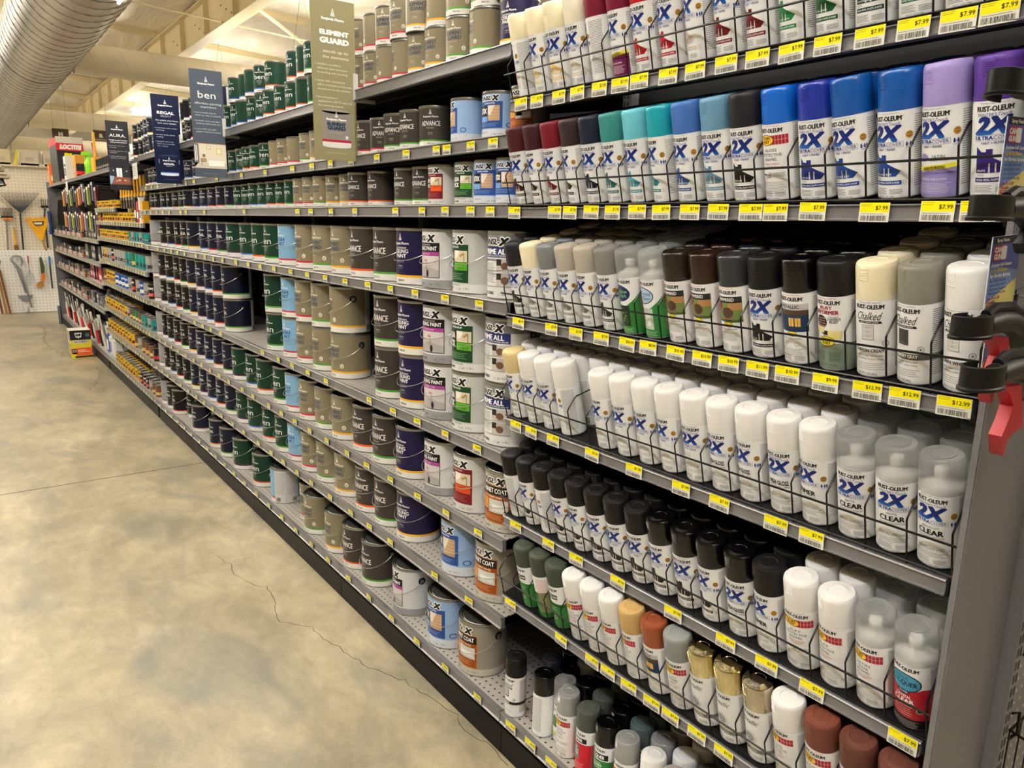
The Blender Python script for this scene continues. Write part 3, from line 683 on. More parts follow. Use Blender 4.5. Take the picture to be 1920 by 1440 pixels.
def spray_can(cap, key):
    k = (cap, key)
    if k in _sp: return dup(_sp[k])
    t = thing('spray_paint_can'); link('can_body', ME_BODY, t); link('label', spray_label(key), t)
    link('cap', cap_of(cap), t)
    if cap.startswith('clear'): link('nozzle', ME_NOZ, t)
    _sp[k] = t; return t
def put(o, x, y, z, spin, tilt=0, roll=0):
    o.matrix_basis = Matrix.Translation((x, y, z)) @ Matrix.Rotation(-tilt, 4, 'Y') @ Matrix.Rotation(roll, 4, 'X') @ Matrix.Rotation(spin, 4, 'Z')

X2 = lambda c, n, f='GLOSS': ('2x', c, n, f)
WH = ('big', 'CLEAR', 'SEALS, PROTECTS & REVITALIZES', 'MATTE'); PRM = ('big', 'PRIMER', 'PROVIDES A TIGHT BOND FOR', '')
HG = ('big', 'HIGH GLOSS', 'PREMIUM', '')
S = {}
S['S1'] = [('cream', X2('#e3cf9a', 'IVORY SILK')), ('cream', X2('#e6d3a0', 'IVORY SILK')), ('cream', X2('#e9cf94', 'SUMMER SQUASH')), ('ivory', X2('#d9d4c4', 'HEIRLOOM WHITE', 'SATIN')), ('burgundy', X2('#6e1d4a', 'AUBERGINE')), ('burgundy', ('satin', '#6e1d4f', 'AUBERGINE')), ('red', X2('#a3121f', 'APPLE RED')), ('red', X2('#a8172a', 'COLONIAL RED')), ('red', X2('#c9b9b4', 'RED', 'SATIN')), ('dark red', X2('#6b1222', 'CLARET')), ('dark red', X2('#6b1222', 'CRANBERRY')), ('green', X2('#177a44', 'MEADOW GREEN')), ('green', X2('#14532f', 'SPRING GREEN')), ('dark green', X2('#123e35', 'HUNTER GREEN')), ('dark green', X2('#1b5a4a', 'ALPINE GREEN')), ('dark green', X2('#1c5c50', 'EVERGREEN')), ('white', X2('#888c90', 'WINTER GRAY'))]
S['S2'] = [('maroon', X2('#43121c', 'KONA BROWN')), ('dark maroon', X2('#35121c', 'RAISIN')), ('dark red', X2('#6b0f22', 'CRANBERRY')), ('dark brown', X2('#241c22', 'ESPRESSO')), ('navy', X2('#101a36', 'NAVY')), ('teal green', X2('#24686a', 'VINTAGE TEAL', 'SATIN')), ('light aqua', X2('#3f94b0', 'AQUA', 'SATIN')), ('turquoise', X2('#12828f', 'SEASIDE')), ('periwinkle', X2('#2a4f99', 'WILDFLOWER BLUE')), ('dusty blue', X2('#5a82a0', 'SLATE BLUE')), ('charcoal', X2('#141418', 'MIDNIGHT')), ('bright blue', ('stops', 'GLOSS')), ('royal blue', X2('#1b2f7c', 'DEEP BLUE')), ('cobalt blue', X2('#17408f', 'BRILLIANT BLUE')), ('cobalt blue', X2('#17408f', 'BRILLIANT BLUE')), ('lilac', ('satin', '#8a80c0', 'FRENCH LILAC')), ('grape purple', X2('#2e1f6e', 'GRAPE'))]
S['S3'] = [('charcoal', X2('#1a1a1c', 'FLAT')), ('cream', X2('#8f8f8c', 'HEIRLOOM')), ('silver grey', X2('#8a8c90', 'METALLIC')), ('warm grey', X2('#8f8c88', 'GRANITE')), ('warm grey', X2('#77736e', 'STONE GRAY')), ('mid grey', X2('#2c2c2e', 'DARK GRAY')), ('clear', ('glow', 'Glow', 'Dark', '#1b2c66', '#8ad05a')), ('clear', ('glow', 'Frosted', 'Glass', '#a9c6e2', '#223a66')), ('brown hammered', ('band', 'HAMMERED', '#26292c', '#6a7f45')), ('rust brown hammered', ('band', 'HAMMERED', '#26292c', '#6a7f45')), ('grey hammered', ('band', 'HAMMERED', '#26292c', '#6a7f45')), ('matte black', X2('#141416', 'BLACK')), ('gloss black', 'metal'), ('matte black', 'reform'), ('cream', ('chalk', 'CHIFFON CREAM', '', '#dcdcd8')), ('country grey', ('chalk', 'COUNTRY GRAY', '#4d5049', '#4d4f50')), ('white', ('chalk', 'LINEN WHITE', '', '#dcdcd8'))]
S['S4'] = [('almond', X2('#b9b4a8', 'ALMOND')), ('white', X2('#cfcfcc', 'WHITE')), ('white', X2('#d6d6d2', 'BLOSSOM WHITE')), ('white', X2('#d2d2ce', 'FLAT WHITE'))] + [('white', X2('#cfcfcc', 'WHITE', f)) for f in ('MATTE', 'SEMI-GLOSS', 'SATIN', 'FLAT', 'GLOSS')] + [('white', HG)]*3 + [('white', PRM)] + [('clear', WH)]*2 + [('clear', ('big', 'CLEAR', 'SEALS, PROTECTS & REVITALIZES', 'SEMI-GLOSS'))]*2
S['S4'].insert(4, None); S['S4'] = S['S4'][:17]
S['S5'] = [('matte black', X2('#1a1a1a', 'BLACK', f)) for f in ('FLAT', 'SATIN', 'MATTE', 'GLOSS', 'SATIN', 'SEMI-GLOSS', 'FLAT', 'MATTE')] + [('gloss black', X2('#141416', 'BLACK')), ('gloss black', X2('#141416', 'BLACK')), ('gloss black', X2('#241c22', 'BLACK')), ('gloss black', HG), ('matte black', ('big', 'PRIMER', 'PRIMES FOR A TOP COAT', '')), ('white', ('stops', 'FLAT')), ('white', ('stops', 'FLAT', 'PROTECTIVE', 'ENAMEL')), ('clear', ('stops', 'SATIN', 'CLEAR', 'ENAMEL')), ('clear', 'acryl')]
S['S6'] = [('purple', 'camo'), ('olive green', 'camo'), ('olive green', 'camo'), ('olive green', 'camo'), ('white', ('stops', 'FLAT')), ('white', ('stops', 'GLOSS')), ('white', ('stops', 'FLAT')), ('tan', ('stops', 'GLOSS')), ('copper', 'metal'), ('grey', ('stops', 'FLAT', 'PRIMER', 'GRAY')), ('gold', ('script', 'Metallic')), ('gold', ('script', 'Metallic')), ('champagne', ('script', 'Metallic')), ('white', ('stops', 'GLOSS')), ('reddish brown', ('stops', 'SATIN')), ('brown', ('stops', 'FLAT', 'PRIMER', 'RED')), ('brown', ('stops', 'FLAT', 'PRIMER', 'RED'))]
SPZ = {'S1': .285, 'S2': .015, 'S3': -.277, 'S4': -.567, 'S5': -.862, 'S6': -1.115}
ROWS = {'S1': 2, 'S2': 3, 'S3': 4, 'S4': 4, 'S5': 4, 'S6': 3}
TURN = {('S1', 0): -60, ('S1', 4): -85, ('S1', 8): -30, ('S5', 0): -95, ('S5', 2): -60, ('S4', 3): -58, ('S6', 0): -90, ('S6', 2): -70, ('S2', 7): -30, ('S2', 3): -28, ('S4', 15): 12, ('S4', 16): -3, ('S3', 14): 4, ('S2', 12): 6, ('S2', 16): 10, ('S5', 12): -20}
TAGS = {'S1': [1.608, 1.542, 1.457, 1.39, 1.315, 1.249, 1.192, 1.111, 1.041, 0.967, 0.898, 0.829, 0.761, 0.689, 0.621, 0.557, 0.503],
 'S2': [1.627, 1.46, 1.402, 1.326, 1.255, 1.178, 1.108, 1.031, 0.96, 0.885, 0.832, 0.758, 0.648, 0.55, 0.493],
 'S3': [1.6, 1.459, 1.364, 1.273, 1.188, 1.123, 1.044, 0.973, 0.907, 0.84, 0.776, 0.7, 0.624, 0.562, 0.487],
 'S4': [1.602, 1.532, 1.439, 1.288, 1.145, 1.004, 0.902, 0.769, 0.694], 'S5': [1.593, 1.445, 1.331, 1.178, 1.002, 0.858, 0.759, 0.66, 0.49],
 'S6': [1.611, 1.379, 1.255, 1.196, 1.123, 1.047, 0.989, 0.912, 0.839]}
PR = {'S3': ['$6.99', '$7.99', '$7.99', '$7.99', '$20.99', '$8.99', '$10.99', '$10.99', '$10.99', '$11.99', '$10.99', '$9.99', '$12.99', '$12.99', '$12.99']}
NTH = {'S1': 'top', 'S2': 'second', 'S3': 'third', 'S4': 'fourth', 'S5': 'fifth', 'S6': 'sixth'}
PITCH = .0705
def divider_mesh():
    return MB().tube([(.004, 0, -.016), (.004, 0, .080), (.007, 0, .084), (.034, 0, .106), (.040, 0, .108), (.255, 0, .108), (.26, 0, .104), (.26, 0, 0)], .0017, M_wire, 6).mesh('divider')
ME_DIV = divider_mesh()
for key in ('S1', 'S2', 'S3', 'S4', 'S5', 'S6'):
    zb = SPZ[key]; zt = Z(zb)+.027; nm = NTH[key]; yc = (Y0+BAY[0])/2
    shelf(Y0+.01, BAY[0], zb, 'tilted black shelf of spray cans, %s from the top of the spray bay' % nm, depth=.40, tags=TAGS[key], prices=PR.get(key, '$7.99'), paint=False, deck=M_dark, tilt=SP_A)
    org = thing('wire_can_organizer', (D, yc, zt+.003)); org.rotation_euler = (0, -SP_A, 0)
    y_l = 1.62+.036; n = 18; ylast = y_l - PITCH*(n-1)
    for k_ in range(n):
        if key == 'S4' and k_ == 4: pass
        link('divider', ME_DIV, org, (0, y_l - PITCH*k_ - yc, 0))
    MB().tube([(-.0005, y_l+.012-yc, .063), (-.0005, ylast-.008-yc, .063)], .0021, M_wire, 8).build('front_bar', org)
    for x_, z_ in ((.0022, .003), (.13, .002), (.256, .002)): MB().tube([(x_, y_l+.004-yc, z_), (x_, ylast-.004-yc, z_)], .0021, M_wire, 6).build('floor_bar', org)
    MB().box(.008, .27, ylast-yc, y_l-yc, -.001, .001, M_dark).build('floor_mat', org)
    tag(org, 'black wire can divider rack on the %s spray shelf' % nm, 'rack', 'wire racks on the spray shelves')
    for j in range(ROWS[key]):
        for i, spec in enumerate(S[key]):
            if spec is None:
                if j == 0: continue
                spec = S[key][3]
            if key == 'S6' and i == 0 and j == 0: continue
            if key == 'S6' and j == 2 and i in (0, 7, 13): continue
            cap, des = spec
            if key == 'S4' and j > 0: cap = 'white' if i < 12 else cap
            if key == 'S6' and j > 0: cap = {8: 'reddish brown', 7: 'white', 12: 'black chrome', 11: 'black chrome', 10: 'black chrome', 13: 'gloss black', 9: 'blue grey'}.get(i, cap)
            if key == 'S5' and j > 0 and i == 14: cap = 'white'
            if key == 'S3' and j > 0 and i == 13: cap = 'gloss black'
            o = spray_can(cap, des)
            y = 1.62 - PITCH*i + random.uniform(-.0012, .0012); d = .042 + j*.0685 + random.uniform(0, .0012)
            spin = TURN.get((key, i), random.choice([-18, -12, -6, 2, 6, -9])) if j == 0 else random.uniform(-160, 160)
            if j == 0 and (key, i) in (('S2', 13),): put(o, D + d*CA - .0045*SA, y, zt + d*SA + .0045*CA, math.radians(spin), SP_A, math.radians(-3.5))
            else: put(o, D + d*CA - .0045*SA, y, zt + d*SA + .0045*CA, math.radians(spin), SP_A)
            rw = ['front', 'second', 'third', 'fourth'][j]
            tag(o, '%s capped spray can, %s row, %s from the left, %s spray shelf' % (cap, rw, ON[i], nm), 'spray can', 'spray paint cans on the %s spray shelf' % nm)
# bottom deck of the spray bay: cans stand upright in loose rows
BASE = [(1.247, 1.632, 'matte black', ('chalk', 'BLACK', '#18181a', '#2b3c5c'), 0), (1.262, 1.512, 'gloss black', ('stops', 'GLOSS'), -95), (1.292, 1.452, 'clear', 'dip', -10), (1.262, 1.402, 'silver', ('stops', 'GLOSS'), 0), (1.262, 1.318, 'pewter green', 'prime', -10), (1.262, 1.243, 'gloss black', 'lacq', -5), (1.262, 1.168, 'silver', 'heat', -10), (1.270, 1.085, 'white', ('stops', 'GLOSS'), 0), (1.262, 1.010, 'warm grey', ('stops', 'FLAT'), 0), (1.262, .937, 'brown', ('stops', 'FLAT'), 0), (1.262, .865, 'silver', ('stops', 'FLAT'), 0)]
for i, (x, y, cap, des, sp) in enumerate(BASE):
    o = spray_can(cap, des); put(o, x, y, Z(-1.487), math.radians(sp))
    tag(o, '%s capped spray can standing on the bottom deck, %s from the left, front' % (cap, ON[i]), 'spray can', 'spray paint cans on the bottom deck')
for j in range(3):
    for i in range(10):
        if j == 0 and i < 2: x, cap = 1.335, 'charcoal'
        else: x, cap = 1.336 + j*.072, ['gloss black', 'clear', 'gloss black', 'pewter green', 'gloss black', 'blue grey', 'silver', 'white', 'pewter green', 'reddish brown'][i]
        if j == 0 and i < 2: cap = ['charcoal', 'gloss black'][i]
        o = spray_can(cap, 'heat' if cap == 'silver' else ('stops', 'GLOSS') if cap not in ('pewter green', 'charcoal', 'blue grey') else 'prime')
        put(o, x + j*.002, 1.56 - i*.0745, Z(-1.487), random.uniform(-1, 1))
        tag(o, '%s capped spray can on the bottom deck, %s from the left, %s row' % (cap, ON[i], ['second', 'third', 'fourth'][j]), 'spray can', 'spray paint cans on the bottom deck')

# ---------------------------------------------------------------- paint cans
BMK = {   # background, band colour, words
 'aura':  ('#090a0e', 'AURA'), 'regal': ('#0a1029', 'REGAL'), 'ben': ('#0c3527', 'ben'), 'fresh': ('#7ba9cf', 'FRESH'), 'element': ('#7f7761', 'ELEMENT'), 'advance': ('#3a3532', 'ADVANCE'), 'ceiling': ('#19143f', 'CEILING'), 'greyback': ('#8a8b90', '')}
BND = {'orange': '#dd5a26', 'red': '#c2263a', 'green': '#4e9636', 'yellow': '#edb01f', 'blue': '#3f66b8', 'plum': '#5c2450', 'none': '#e9e9ea'}
def logo(p, u, z, h, m='#f2f2f2', ly=3):
    w_ = h*.62; p.poly([(u-w_/2, z), (u-w_/2+h*.09, z), (u, z+h*.80), (u, z+h)], m, ly); p.poly([(u+w_/2-h*.09, z), (u+w_/2, z), (u, z+h), (u, z+h*.80)], m, ly)
    p.rect(u-w_/2, u+w_/2, z, z+h*.07, m, ly); p.poly([(u-w_*.2, z+h*.1), (u+w_*.2, z+h*.1), (u, z+h*.5)], m, ly)
def d_bm(kind, band):
    bg, wd = BMK[kind]
    def f(p):
        W = '#f2f2f2'; p.rect(-.259, .259, .004, .182, '#e4e3e1', 0)
        if kind == 'greyback':
            p.rect(-.259, .259, .034, .182, bg, 1); p.lines(-.12, -.02, .05, .165, 22, '#6a6b70', 2, .0009); p.rect(-.259, .259, .028, .034, '#5c2450', 2); p.text('N524 01', .0, .012, .007, '#222222'); return
        p.rect(-.195, .195, .034, .182, bg, 1); p.rect(-.195, .195, .0265, .034, BND[band], 2)
        p.rect(-.259, -.197, .004, .182, '#cdced1', 1); p.rect(.197, .259, .004, .182, '#cdced1', 1)
        for s in (-1, 1):
            p.lines(min(s*.200, s*.255), max(s*.200, s*.255), .05, .172, 26, '#7d7e82', 2, .0009, 4); p.bars(min(s*.202, s*.228), max(s*.202, s*.228), .012, .034, '#333333', 3)
        # triangular logo over the brand name
        logo(p, 0, .151, .024, W); p.text('Benjamin Moore', 0, .1365, .0085, W, w=.078, bold=.02)
        if kind == 'advance': p.text('ADVANCE', 0, .098, .022, W, w=.098, bold=.012); p.lines(-.022, .022, .084, .092, 3, '#a9a5a3', 2, .0008)
        elif kind == 'ben': p.text('ben', 0, .094, .030, W, w=.084, bold=-.012); p.lines(-.024, .024, .070, .088, 6, '#a5b5ae', 2, .0008)
        elif kind == 'regal': p.text('REGAL', 0, .103, .016, W, w=.080, bold=.014); p.text('SELECT', 0, .092, .007, '#b4b8c8', w=.040); p.lines(-.022, .022, .070, .087, 5, '#8a90a8', 2, .0008); p.text('^', 0, .121, .008, W)
        elif kind == 'aura': p.text('AURA', 0, .098, .022, W, w=.086, bold=-.006); p.lines(-.022, .022, .074, .090, 5, '#8c8c92', 2, .0008)
        elif kind == 'element': p.text('ELEMENT', 0, .1135, .0150, '#243c5a', w=.090, bold=.022); p.text('GUARD', 0, .0935, .0150, '#243c5a', w=.078, bold=.022); p.disc(.052, .056, .0095, '#d9d6cc', 2); p.lines(-.026, .026, .083, .089, 2, '#a9a294', 2, .0008); p.poly([(.048, .051), (.056, .051), (.052, .062)], '#9a937f', 3)
        elif kind == 'fresh': p.text('FRESH', 0, .1135, .0150, '#17407a', w=.078, bold=.022); p.text('START', 0, .0935, .0150, '#17407a', w=.078, bold=.022); p.text('HIGH-HIDING ALL PURPOSE', 0, .082, .0045, '#1d4a80', w=.07); p.lines(-.02, .02, .055, .065, 3, '#4a76a8', 2, .0008)
        elif kind == 'ceiling': p.text('WATERBORNE', 0, .1225, .0056, W, w=.058, bold=.01); p.text('CEILING', 0, .1080, .0125, W, w=.072, bold=.02); p.text('PAINT', 0, .0925, .0125, W, w=.056, bold=.02); p.lines(-.022, .022, .074, .086, 4, '#8a86a8', 2, .0008)
        p.text('INTERIOR', 0 if kind != 'element' else -.01, .062, .0048, '#d0cfcd', w=.024); p.text('ACRYLIC PAINT', 0 if kind != 'element' else -.01, .0545, .0034, '#a8a7a5', w=.026)
        code = {'advance': '793 01', 'element': '764 01', 'ben': 'W627 01', 'fresh': '046 00', 'regal': 'N550 01', 'aura': 'N524 01', 'ceiling': 'N508 09'}[kind]
        p.text('SATIN' if band != 'none' else '', -.048, .028, .0034, '#f4f4f4', ly=3, w=.012)
        p.text('|', -.030, .0125, .006, '#444444'); p.text(code, 0, .0125, .0068, '#26262a', w=.034, bold=.012)
    return f
def inslx(p, ztop=.154):
    p.text('INSL-', -.012, ztop-.0004, .0170, '#ffffff', w=.056, bold=.11, shear=.2, ly=3, al='c'); p.text('X', .030, ztop-.0024, .0205, '#ffffff', w=.028, bold=.14, shear=.2, ly=3)
    p.text('INSL-', -.012, ztop, .0162, '#17181a', w=.056, bold=.04, shear=.2, ly=5); p.text('X', .030, ztop-.002, .0195, '#17181a', w=.028, bold=.06, shear=.2, ly=5)
def picture(p, u0, u1, z0, z1, kind):
    if kind == 'roller':
        p.rect(u0, u1, z0, z1, '#cfc6ae', 4); p.poly([(u0, z1), (u0+(u1-u0)*.5, z1), (u0+(u1-u0)*.35, z0+(z1-z0)*.45), (u0, z0+(z1-z0)*.2)], '#efece2', 5)
        p.poly([(u0+(u1-u0)*.45, z0+(z1-z0)*.55), (u0+(u1-u0)*.75, z0+(z1-z0)*.85), (u0+(u1-u0)*.85, z0+(z1-z0)*.7), (u0+(u1-u0)*.55, z0+(z1-z0)*.4)], '#a8895c', 6); p.rect(u0+(u1-u0)*.78, u0+(u1-u0)*.81, z0, z0+(z1-z0)*.7, '#3a332a', 6)
    elif kind == 'ceiling':
        p.rect(u0, u1, z0, z1, '#c9c6c8', 4); p.poly([(u0, z0), (u1, z0), (u1, z0+(z1-z0)*.35), (u0+(u1-u0)*.4, z0+(z1-z0)*.5), (u0, z0+(z1-z0)*.3)], '#a9a6a8', 5)
        p.disc(u0+(u1-u0)*.55, z0+(z1-z0)*.18, .006, '#26222a', 6, .012); p.rect(u0+(u1-u0)*.5, u0+(u1-u0)*.52, z0+(z1-z0)*.3, z0+(z1-z0)*.75, '#7c6a70', 6); p.disc(u0+(u1-u0)*.45, z0+(z1-z0)*.78, .008, '#b87a88', 6, .004)
    elif kind == 'wood':
        p.rect(u0, u1, z0, z1, '#c3a586', 4)
        for i in range(5): p.rect(u0, u1, z0+(z1-z0)*(i+.5)/5, z0+(z1-z0)*(i+.5)/5+.0012, '#8a6548', 5)
        p.poly([(u0, z1), (u0+(u1-u0)*.6, z1), (u0+(u1-u0)*.2, z0+(z1-z0)*.3), (u0, z0+(z1-z0)*.5)], '#e6ded2', 6)
    else:
        p.rect(u0, u1, z0, z1, '#b9b6b4', 4); p.disc((u0+u1)/2, z0+(z1-z0)*.45, (u1-u0)*.22, '#6b4c3c', 5, (z1-z0)*.3); p.rect(u0, u0+(u1-u0)*.3, z0+(z1-z0)*.5, z1, '#2d2b2c', 5)
def d_insl(kind):
    def f(p):
        base = {'aqua': '#b9bcbd', 'magenta': '#d3d5d8', 'prime': '#b4b7ba', 'lock': '#d0d1d2', 'cabinet': '#8f8a80', 'stix': '#8fb0de', 'maroon': '#9b938c'}[kind]
        p.rect(-.259, .259, .004, .182, base, 0); inslx(p)
        def sidep(c): 
            for s in (-1, 1): p.lines(min(s*.19, s*.25), max(s*.19, s*.25), .05, .150, 24, c, 2, .0009, 4)
        sidep('#8b8c8e'); p.text('| 1 gal  3.78 L', .040, .013, .0062, '#5f6063', w=.052)
        if kind == 'aqua':
            p.rect(-.259, .259, .004, .030, '#d9dadb', 1); p.rect(-.066, .062, .034, .148, '#173f25', 2); p.text('PRIMER-SEALER', 0, .138, .0055, '#ffffff', w=.050, bold=.01); p.rect(-.062, -.002, .073, .130, '#121514', 3)
            p.text('AQUA', -.032, .106, .019, '#ffffff', w=.050, bold=.03, ly=4); p.text('LOCK', -.032, .080, .019, '#ffffff', w=.050, bold=.03, ly=4); picture(p, .002, .058, .096, .130, 'roller')
            p.rect(.002, .058, .071, .094, '#5aa82e', 4); p.text('INTERIOR', .030, .084, .0055, '#1f4a18', w=.036, ly=5); p.text('EXTERIOR', .03, .075, .0055, '#1f4a18', w=.036, ly=5); p.lines(-.05, .045, .042, .064, 4, '#7fae7f', 3, .0012); p.text('100% ACRYLIC WATER BASE', -.012, .0245, .0050, '#333333', w=.082); p.text('AQ-0400', -.030, .012, .0080, '#222222', w=.044, bold=.02)
        elif kind == 'magenta':
            p.rect(-.259, .259, .004, .030, '#8e9094', 1); p.frame(-.066, .062, .036, .148, .0022, '#222225', 6); p.rect(-.066, .062, .036, .148, '#d3d5d8', 2); p.rect(-.066, .062, .119, .148, '#141416', 3); p.text('COLOR-CHANGING', 0, .139, .0045, '#d9d9d9', w=.056, ly=4); p.text('CEILING PAINT', 0, .1235, .0125, '#ffffff', w=.104, ly=4, bold=.02)
            p.rect(-.066, .062, .106, .119, '#9a3f8c', 3); p.text('INTERIOR  FLAT', 0, .110, .0050, '#f0d9ec', w=.05, ly=4); p.rect(-.066, -.042, .038, .106, '#7d4a68', 3); picture(p, -.042, .060, .038, .106, 'ceiling'); p.text('PC-1200', -.030, .012, .0080, '#333338', w=.044, bold=.01)
        elif kind == 'prime':
            p.rect(-.259, .259, .148, .182, '#6f7276', 1); p.rect(-.259, .259, .004, .148, '#dcdddd', 1); p.rect(-.066, .066, .118, .148, '#1c2a68', 2); p.text('PRIME ALL', -.002, .1275, .0145, '#ffffff', w=.096, bold=.03, ly=4); p.text('MULTI-SURFACE LATEX PRIMER SEALER', 0, .1205, .0044, '#ffffff', w=.12, ly=4)
            p.text('INTERIOR EXTERIOR', -.026, .108, .0058, '#222222', w=.062, bold=.02); p.lines(-.060, .0, .046, .104, 14, '#55575a', 3, .001); picture(p, .006, .062, .078, .114, 'x'); picture(p, .006, .062, .038, .074, 'x'); p.frame(-.066, .066, .036, .148, .001, '#222225', 5); p.text('AP-1000', -.030, .0135, .0085, '#222222', w=.048, bold=.02)
        elif kind == 'lock':
            p.rect(-.066, .062, .030, .148, '#6f1420', 2); p.text('PRIMER-SEALER', 0, .138, .0055, '#f0d9d9', w=.050); p.rect(-.062, -.014, .073, .132, '#141414', 3); p.text('PRIME', -.038, .108, .016, '#ffffff', w=.044, bold=.03, ly=4); p.text('LOCK', -.038, .084, .016, '#ffffff', w=.044, bold=.03, ly=4)
            picture(p, -.010, .056, .094, .132, 'roller'); p.rect(-.010, .056, .066, .092, '#d9531e', 4); p.text('INTERIOR', .024, .082, .0055, '#5a1c10', w=.036, ly=5); p.lines(-.05, .045, .038, .060, 4, '#b56a70', 3, .0012); p.text('PS-8000', -.030, .012, .0080, '#444444', w=.044, bold=.01)
        elif kind == 'cabinet':
            p.rect(-.259, .259, .004, .028, '#b9b6ae', 1); p.rect(-.068, .064, .030, .148, '#8e4416', 2); p.frame(-.068, .064, .030, .148, .002, '#c77a22', 5); p.rect(-.066, .062, .118, .146, '#17140f', 3); p.text('CABINET COAT', -.002, .1245, .0145, '#ffffff', w=.108, bold=.02, ly=4); p.text('TRIM & CABINET ENAMEL', 0, .1085, .0058, '#f3d9b0', w=.086, ly=4, bold=.02)
            p.rect(-.060, -.018, .068, .104, '#e09a26', 4); p.lines(-.056, -.022, .074, .1, 4, '#7a3f10', 5, .0014); p.rect(-.014, .056, .062, .104, '#c9cbca', 4); p.rect(.0, .05, .068, .088, '#e9eaea', 5); p.lines(-.05, .045, .038, .056, 4, '#d99a62', 4, .0012); p.text('CC-6601', -.030, .012, .0080, '#3c3a35', w=.044, bold=.01)
        elif kind == 'stix':
            p.rect(-.259, .259, .004, .036, '#cfd6e2', 1); p.rect(-.066, .062, .040, .148, '#274a92', 2); p.text('BONDING PRIMER', 0, .138, .0055, '#ffffff', w=.056, bold=.01); p.rect(-.062, -.010, .090, .132, '#121316', 3); p.text('STIX', -.036, .100, .021, '#ffffff', w=.044, bold=.03, ly=4); picture(p, -.006, .050, .070, .132, 'wood'); p.rect(-.062, -.010, .066, .088, '#6f9ad6', 4)
            p.lines(-.05, .045, .046, .062, 3, '#8fb0e0', 4, .0012); p.disc(.092, .052, .015, '#2f4c9c', 2, .010); p.disc(.092, .052, .011, '#8fb0de', 3, .007); p.text('SXA-110', -.030, .020, .0070, '#39424f', w=.040)
        else:
            p.rect(-.066, .062, .040, .148, '#5c1f36', 2); p.rect(-.066, .062, .119, .148, '#141416', 3); p.text('CEILING PAINT', 0, .1245, .0125, '#ffffff', w=.104, ly=4, bold=.02); p.lines(-.05, .045, .05, .11, 8, '#9a5a70', 3, .0014)
    return f
def can_meshes(sc, big):
    R_, H_ = .0825*sc/1.0, .192*sc
    mb = MB(); mb.lathe([(R_*.965, .0015), (R_*.985, 0), (R_*1.005, .0015), (R_*1.005, .004), (R_-.0006, .0055), (R_-.0006, H_-.010), (R_*1.012, H_-.008), (R_*1.018, H_-.004), (R_*1.012, H_-.0005), (R_*.985, H_), (R_*.965, H_-.0015), (R_*.955, H_-.007), (R_*.90, H_-.008)], M_chrome, 48, close=False)
    mb.lathe([(0, .0025), (R_*.965, .0015)], M_chrome, 48, close=False)
    body = mb.mesh('can_body')
    mb = MB(); mb.lathe([(R_*.955, H_-.0065), (R_*.935, H_-.002), (R_*.915, H_-.0005), (R_*.895, H_-.002), (R_*.875, H_-.006), (R_*.82, H_-.007), (R_*.80, H_-.0055), (0, H_-.0058)], mat('lid_metal', '#77756f', .33, .75, .08, 12), 48, close=False)
    lid = mb.mesh('lid'); return body, lid, R_, H_
GAL = can_meshes(1.0, True); QT = can_meshes(.65, False)
mb = MB(); pts = []
a_e = math.radians(97)
for i in range(33):
    a = -a_e + 2*a_e*i/32; q = math.cos(a/a_e*PI/2); rr = GAL[2] + .004 + .006*q
    pts.append((-rr*math.cos(a), -rr*math.sin(a), .143 - .062*q**.8))
mb.tube(pts, .0013, M_wirebail, 6); ME_BAIL = mb.mesh('bail_handle')
ME_EARS = []
for s in (-1, 1):
    mb = MB(); a = s*a_e; c = Vector((-math.cos(a), -math.sin(a), 0)); up = Vector((0, 0, 1)); sd = c.cross(up)
    for rr, d, m in ((.0145, .0012, M_blackpl), (.0085, .004, M_chrome), (.004, .0065, M_chrome)):
        vs = []; o0 = c*(GAL[2]-.0005) + Vector((0, 0, .143))
        for k_ in range(20): q = 2*PI*k_/20; vs.append(o0 + up*math.cos(q)*rr + sd*math.sin(q)*rr)
        for k_ in range(20): q = 2*PI*k_/20; vs.append(o0 + c*d + up*math.cos(q)*rr*.9 + sd*math.sin(q)*rr*.9)
        mb.add(vs, [(k_, (k_+1) % 20, 20+(k_+1) % 20, 20+k_) for k_ in range(20)] + [tuple(range(20, 40))], m, True)
    ME_EARS.append(mb.mesh('handle_ear'))
_pl = {}; _pc = {}
def paint_label(size, kind, band):
    k = (size, kind, band)
    if k in _pl: return _pl[k]
    p = Print(.65 if size == 'quart' else 1.0)
    (d_insl(kind) if kind not in BMK else d_bm(kind, band))(p)
    G = QT if size == 'quart' else GAL
    me = p.mesh('label', G[2]+.0001, G[2]*math.radians(8)); _pl[k] = me; return me
def paint_can(size, kind, band='none'):
    k = (size, kind, band)
    if k in _pc: return dup(_pc[k])
    G = QT if size == 'quart' else GAL
    t = thing('quart_paint_can' if size == 'quart' else 'gallon_paint_can')
    link('can_body', G[0], t); link('label', paint_label(*k), t); link('lid', G[1], t)
    if size == 'gallon': link('bail_handle', ME_BAIL, t); [link('handle_ear', e_, t) for e_ in ME_EARS]
    _pc[k] = t; return t
DESC = {'aura': 'black', 'regal': 'navy', 'ben': 'dark green', 'fresh': 'light blue', 'element': 'khaki', 'advance': 'brown-grey', 'ceiling': 'indigo', 'greyback': 'grey', 'aqua': 'green-panelled', 'magenta': 'magenta-striped', 'prime': 'navy-striped white', 'lock': 'red-panelled', 'cabinet': 'orange-panelled', 'stix': 'blue-panelled', 'maroon': 'maroon-panelled'}
A_, R_g, B_, F_, E_, V_ = 'aura', 'regal', 'ben', 'fresh', 'element', 'advance'
FAR1 = [(R_g,'green',4.58), (R_g,'orange',4.78), (R_g,'blue',4.98), (R_g,'plum',5.18), (R_g,'yellow',5.40), (A_,'green',5.62), (A_,'red',5.82), (A_,'blue',6.02), (A_,'plum',6.22), ('greyback','none',6.42)]
